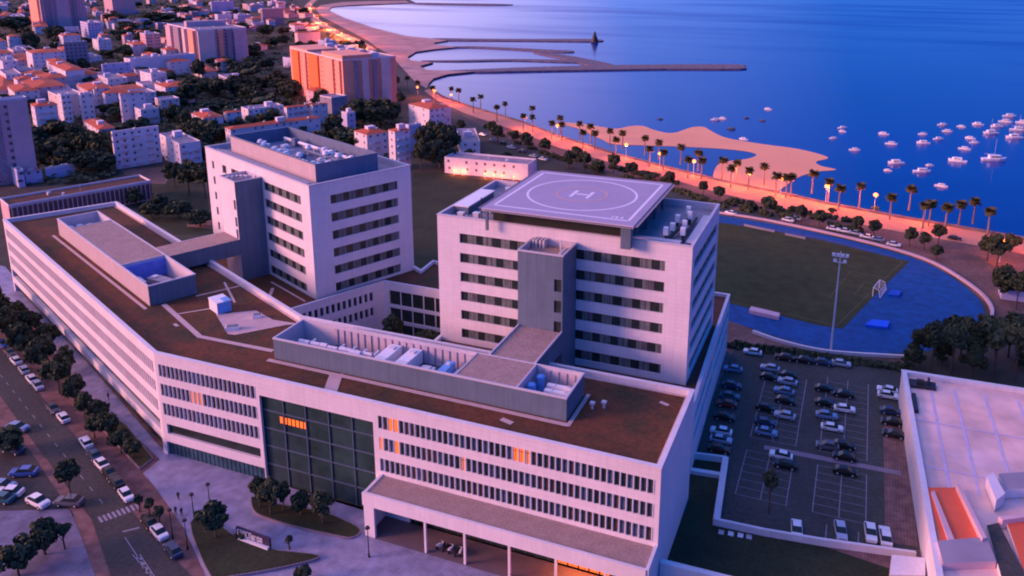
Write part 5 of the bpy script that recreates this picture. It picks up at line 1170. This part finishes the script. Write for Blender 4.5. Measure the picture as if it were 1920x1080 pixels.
bld(213, 28, -14, 192, 251, Pk, 'flat', 'pink tower touching the top edge right of the tallest one', 60, (0, 0), winmat=True)
e, A, B, z = bld(-28, 352, 195, -60, 50, Pk, 'flat', 'pinkish tower block cut by the left edge above the hospital street', 66, (0, 0), winmat=True)
bays_on(e, A, B, z, (), ((.3, .46, gs), (.62, .98, wallc['pink'])), .8)
bld(248, 148, 112, 232, 366, W, 'flat', 'wide modern white-lilac building with stepped terraces', 70, (0, 1)); bld(196, 158, 122, 190, 245, Bl, 'flat', 'bluish low block joined to the left of the modern white building', 66, (4, 0))
bld(288, 184, 140, 262, 312, W, 'flat', 'white tower-like house in front of the modern white building', 66, (2, 2)); bld(128, 172, 133, 90, 158, W, 'red', 'white block with red roof left of the bluish block', 62, (2, 3))
bld(38, 188, 150, 25, 72, W, 'red', 'white block with red roof near the left edge below the pale flat block', 62, (3, 1)); bld(12, 162, 117, -12, 34, W, 'flat', 'pale flat-roofed block at the left edge', 62, (2, 1))
bld(66, 142, 100, 48, 122, W, 'red', 'long white block with pink left end behind the estate', 62, (5, 2)); bld(126, 130, 80, 119, 163, Gy, 'flat', 'dark purple-grey tower with a red roof edge', 62, (0, 0), winmat=True)
bld(125, 75, 52, 121, 148, W, 'flat', 'small white block right above the dark tower', 62, (2, 0)); bld(168, 75, 44, 150, 190, Bl, 'flat', 'bluish tall block right of the small white block', 62, (0, 0), winmat=True)
bld(398, 24, 4, 394, 438, Bl, 'flat', 'pale lilac block near the top edge above the striped slab', 62, (3, 0)); bld(410, 50, 28, 402, 434, W, 'flat', 'pale house directly below the lilac block', 62, (2, 0)); bld(494, 48, 17, 488, 531, Gy, 'flat', 'brown-grey block with a pale frame left of the bay road', 62, (0, 0), winmat=True)
bld(806, 248, 205, 766, 845, W, 'red', 'white seafront block with tall dark glass strips', 60, (4, 2)); bld(690, 300, 253, 664, 727, W, 'red', 'white block with red roof just behind the rear tower parapet', 62, (3, 2)); bld(743, 318, 247, 728, 769, W, 'red', 'tall narrow white block with a red roof beside the grove', 62, (2, 1))
bld(768, 285, 237, 760, 790, Bl, 'flat', 'narrow pale blue block with flat roof beside the grove', 62, (0, 0)); bld(652, 246, 214, 640, 666, Bl, 'flat', 'small bluish cube house left of the big round tree', 62, (1, 0)); bld(863, 292, 268, 856, 900, W, 'flat', 'white gabled house by the seafront road', 30, (2, 0))
e, A, B, z = bld(834, 324, 297, 825, 990, W, 'flat', 'long white low hall with orange lamps glowing along its foot', 2, (9, 0), name='hall_building', extra=False, deep=11)
for k in range(6):
    s = (8, 14, 30, 36, 42, 50)[k]; q_ = Vector((e.location.x, e.location.y))+Vector((s*A/58, -1.6)); lampost(q_.x, q_.y, 1.8, ORD[k]+' low orange lamp from the left at the foot of the long white hall', group='low lamps at the foot of the white hall', lit_=True, power=900)
# terrace building behind the west wing
e, A, B, z = bld(22, 425, 388, 0, 283, Pk, mat('brown_roof', (.10, .045, .035), .95, .2, .2), 'long low building with brown roof and a row of thin columns behind the west wing', 66, (0, 0), name='school_building', extra=False)
b = MB(); b.face([(0, -.04, .4), (A, -.04, .4), (A, -.04, z-.7), (0, -.04, z-.7)]); b.build('painted_recess_panel', mat('brown_bay', (.20, .09, .085), .8, .3, .5), e)  # flat brown sheet, the dark of recesses put into its colour
for i in range(30): b = MB(); s = A*(i+.5)/30; b.box((s, -.35, 0), (.3, .4, z)); b.build('column', wallc['pink'], e)
bld(36, 352, 322, 0, 44, Bl, 'flat', 'low bluish building at the foot of the left-edge tower', 66, (3, 0)); bld(50, 345, 322, 46, 78, Bl, 'red', 'small low building with dark red roof beside the left-edge tower', 66, (2, 0)); bld(88, 336, 318, 84, 138, Bl, 'flat', 'long low bluish shed behind the brown-roofed building', 66, (0, 0))
bld(560, 92, 62, 552, 600, Cr, 'red', 'small orange-lit house behind the apartment slab', 60, (0, 0)); bld(612, 96, 78, 596, 630, Bl, 'flat', 'low house with a vivid blue roof behind the apartment slab', 60, (0, 0))
# scattered far houses
occ = [(219, 300), (340, 300), (380, 90), (300, 130), (80, 20), (220, 10), (0, 300), (640, 160), (560, 160), (700, 160), (450, 250), (520, 250)]
looks = [(W, 'red'), (W, 'flat'), (Pk, 'flat'), (Cr, 'red'), (Cr, 'red'), (Gy, 'flat'), (W, 'red'), (Bl, 'flat'), (Pk, 'red'), (Pk, 'red')]
def okpx(u, v):
    if v < 2 or (u > 550 and v < (u-550)*.72+14): return False
    return all(abs(u-a)+1.3*abs(v-c) > 30 for a, c in occ)
n = 0; q = random.Random(77)
while n < 215:
    u = q.uniform(-20, 690); v = q.uniform(2, 60) if n < 150 else q.uniform(60, 215)
    if not okpx(u, v): continue
    if v > 60 and (300 < u < 560 and q.random() < .6): continue
    s = (G(u, v)-CAM).dot(FW)/FPX; wl, rf = q.choice(looks); wd = q.uniform(9, 20)/s; hh = q.uniform(4, 10)/s
    bld(u, v, v-hh, u-wd*q.uniform(.3, .6), u+wd*q.uniform(.5, 1), wl, rf, {'white': 'small white', 'pink': 'small pink', 'blue': 'small bluish', 'cream': 'small cream', 'grey': 'small grey'}[wl]+' house with '+('red tiled' if rf == 'red' else 'flat')+' roof in the far crowded city', q.uniform(50, 72), (2, 1) if v > 60 else (0, 0), group=wl+' far houses with '+rf+' roofs', name='house', extra=q.random() < .4, winmat=v <= 60)
    n += 1
n = 0; q = random.Random(501); got = []
while n < 34:
    u = q.uniform(-15, 330); v = q.uniform(88, 232)
    if any(abs(u-a)+1.6*abs(v-c) < 30 for a, c in got) or any(abs(u-a)+1.5*abs(v-c) < 24 for a, c in ((74, 262), (158, 232), (232, 232), (248, 148), (300, 140), (38, 188), (128, 172))):
        if q.random() < .97: continue
    s = (G(u, v)-CAM).dot(FW)/FPX; wl, rf = q.choice([(W, 'red'), (W, 'flat'), (W, 'red'), (Pk, 'red'), (Cr, 'flat')]); wd = q.uniform(14, 26)/s; hh = q.uniform(9, 14)/s; got.append((u, v))
    bld(u, v, v-hh, u-wd*q.uniform(.25, .5), u+wd*q.uniform(.5, .9), wl, rf, wl+' block with '+rf+' roof in the far crowded city', q.uniform(60, 65), (3, 2), group=wl+' far houses with '+rf+' roofs', extra=q.random() < .5)
    n += 1
# ---------------------------------------------------------------- right-hand building
rb = empty('sports_hall_building', (100, 5, 0)); tag(rb, 'large building with pale lilac flat roof on the right beside the car park', 'building')
HW = 7.4; c = [(94.9, -36), (140, -33), (140, 38), (91.6, 36.4)]
b = MB()
for i in range(4): facade(b, c[i], c[(i+1) % 4], 0, HW, [], .3)
o = b.build('wall', wplain, rb); o.location = -rb.location
roofl = mat('lilac_roof', (.74, .52, .50), .8, .12, .06, col2=(.90, .55, .44), s2=.15)
b = MB(); b.cap(inset(c, .8), HW-.9); o = b.build('roof', roofl, rb); o.location = -rb.location
b = MB(); ring(b, c, .9, HW-.9, HW+.05); o = b.build('parapet', wplain, rb); o.location = -rb.location
b = MB()
for x in (97, 101.5, 107, 113): b.cap(strip([(x, 33), (x+1.0, -4)], .5), HW-.86)
b.cap(strip([(93.2, 17.5), (138, 18)], .4), HW-.84); b.cap(strip([(93.4, 1.5), (138, 2)], .35), HW-.85)
o = b.build('roof_seam', mat('seam_paint', (.60, .50, .66), .7, .1, .5), rb); o.location = -rb.location
b = MB(); b.prism([(93.2, 30.5), (98, 30.9), (98, 33.6), (93.0, 33.6)], HW-.88, HW-.3, 0); b.box((95, 31.8, HW-.3), (1.4, .9, .9)); b.box((96.6, 32.6, HW-.3), (.4, 1.6, 1)); b.prism([(93.2, 20), (94.2, 20), (94, 27), (93.2, 27)], HW-.88, HW-.2)
o = b.build('roof_unit', [darkm], rb); o.location = -rb.location
# red-roofed lower parts at its camera end
plainred = mat('red_membrane', (.72, .13, .06), .8, .08, .2)
def rbox(name, L, z, m_, h=None, side=None):
    P = pxs(L, z); b = MB(); b.prism(P, z-(h or .3), z, 1, 0); o = b.build(name, [m_, side or wplain], rb); o.location = -rb.location
rbox('lower_roof', [(1738, 914), (1798, 914), (1846, 1010), (1762, 1014)], HW-.1, plainred, .7)
rbox('court_wall', [(1793, 908), (1800, 908), (1850, 1008), (1842, 1010)], HW+.9, wallc['pink'], 1.8, wallc['pink'])
rbox('court_wall', [(1757, 1014), (1850, 1006), (1868, 1052), (1768, 1056)], HW+.4, wallc['grey'], 1.3, wallc['pink'])
rbox('ramp', [(1746, 922), (1752, 920), (1790, 1012), (1778, 1013)], HW+.2, wallc['pink'], .9, wallc['pink'])
rbox('lower_roof', [(1885, 972), (1925, 968), (1960, 1075), (1922, 1080)], HW-.05, plainred, .8)
rbox('court_wall', [(1872, 968), (1930, 962), (1932, 968), (1880, 975)], HW+.8, wallc['pink'], 1.6, wallc['pink'])
rbox('alley', [(1850, 985), (1872, 980), (1930, 1090), (1880, 1090)], HW+.02, asph, .9)
rbox('stair_head', [(1850, 893), (1862, 885), (1885, 925), (1868, 938)], HW+1.3, wallc['white'], 2.1)
rbox('upper_roof', [(1872, 888), (1930, 884), (1935, 915), (1885, 918)], HW+.9, wallc['grey'], 1.7)
b = MB(); b.prism([(104, 84), (128, 84), (128, 78), (104, 78)], 0, 5); p_ = G(1905, 560); 
o = b.build('pavilion', wallc['blue']); o.location = (p_.x-108, p_.y-80, 0); tag(o, 'small pale blue pavilion at the right edge near the end of the track', 'building')
b = MB(); p_ = G(1560, 1075); b.prism(pxs([(1672, 1040), (1735, 1046), (1735, 1078), (1668, 1078)], 2.5), 0, 2.5); tag(b.build('service_shed', [wplain]), 'low pale-edged dark shed in the garden at the bottom right', 'shed')

# labels for the look-alikes of the town: each is named by how close it stands to a landmark one can find
LM = {'dark-roofed white block': (255, 285), 'balconied white block': (338, 290), 'bright orange-roofed block': (186, 250), 'red-roofed left slab': (85, 230), 'pinkish-white tall block': (245, 205),
 'row behind the rear tower': (480, 225), 'long thin red roof': (510, 255), 'orange apartment slab': (600, 150), 'pink face of the apartment slab': (700, 160), 'striped pink slab': (385, 90), 'tallest top-left tower': (100, 25),
 'second pink tower': (222, 10), 'left-edge tower block': (20, 270), 'modern white building': (310, 130), 'dark purple-grey tower': (140, 105), 'lilac block near the top edge': (415, 12), 'brown-grey framed block': (510, 33),
 'seafront block with glass strips': (806, 225), 'tall block beside the grove': (748, 275), 'bay road bend': (580, 30), 'brown-roofed school': (140, 380), 'blue-roofed low house': (612, 87), 'pale left-edge block': (12, 140),
 'long white hall': (900, 320), 'rear hospital tower': (400, 370), 'long pink-ended block': (85, 118), 'big grove beside the towers': (830, 280), 'bluish tall block': (168, 60)}
def px_of(o): return PJ((o.location.x, o.location.y, 3))
bk = {}
for o in COL.objects:
    if o.parent or not o.get('group'): continue
    g = o['group']
    if g == 'trees between the city blocks' or 'far houses' in g:
        u, v = px_of(o); k = min(LM, key=lambda n_: (LM[n_][0]-u)**2+(LM[n_][1]-v)**2*2.5); bk.setdefault((g, k), []).append(((LM[k][0]-u)**2+(LM[k][1]-v)**2*2.5, o.name, o))
for (g, k), L in bk.items():
    L.sort(key=lambda t_: t_[:2])
    for i, (_, _, o) in enumerate(L):
        w_ = 'dark dense tree' if 'trees' in g else o['label'].split(' in the far')[0].replace(' tiled', '').replace('small ', '')
        o['label'] = w_+', '+(ordn(i)+' closest to the ' if len(L) > 1 else 'closest to the ')+k
for g, txt, key in (('condensers left of the helipad', 'small grey roof condenser from the left beside the helipad', lambda o: PJ(o.location if o.type == 'EMPTY' else o.data.vertices[0].co)[0]), ('vents at the right end of the front roof', 'small vent from the left on the dark front roof', lambda o: PJ(o.data.vertices[0].co)[0]), ('street trees beside the west wing', 'leafy street tree from the top of the row beside the west wing', lambda o: px_of(o)[1]), ('verge trees along the seafront', 'dark round tree from the left along the seafront verge', lambda o: px_of(o)[0]),
                    ('dark pines behind the right-hand building', 'dark pine from the left in the stand behind the white-roofed building', lambda o: px_of(o)[0]), ('hedge clumps on the seafront verge', 'low dark hedge clump from the left on the seafront verge', lambda o: px_of(o)[0]),
                    ('hedge clumps behind the car park', 'low hedge clump from the left between car park and track', lambda o: px_of(o)[0]), ('courtyard trees', 'dark tree from the left in the shaded hospital courtyard', lambda o: px_of(o)[0]),
                    ('white fans inside the rear tower roof screen', 'white roof fan from the left on the rear tower', lambda o: PJ(o.location)[0]), ('white cowls beside the helipad', 'white upright roof cowl from the left beside the helipad', lambda o: PJ(o.location)[0]),
                    ('far road lamps', 'orange lamp from the left beside the curving bay road', lambda o: px_of(o)[0]), ('orange lamps at the right end of the promenade', 'orange lamp from the left at the right end of the promenade', lambda o: px_of(o)[0])):
    for i, o in enumerate(sorted([o for o in COL.objects if not o.parent and o.get('group') == g], key=key)): o['label'] = ordn(i)+' '+txt
# report repeated labels
cn = Counter(o.get('label') for o in COL.objects if not o.parent and o.get('label'))
print('objects', len(COL.objects), 'repeated labels', [(k, v) for k, v in cn.items() if v > 1][:30])
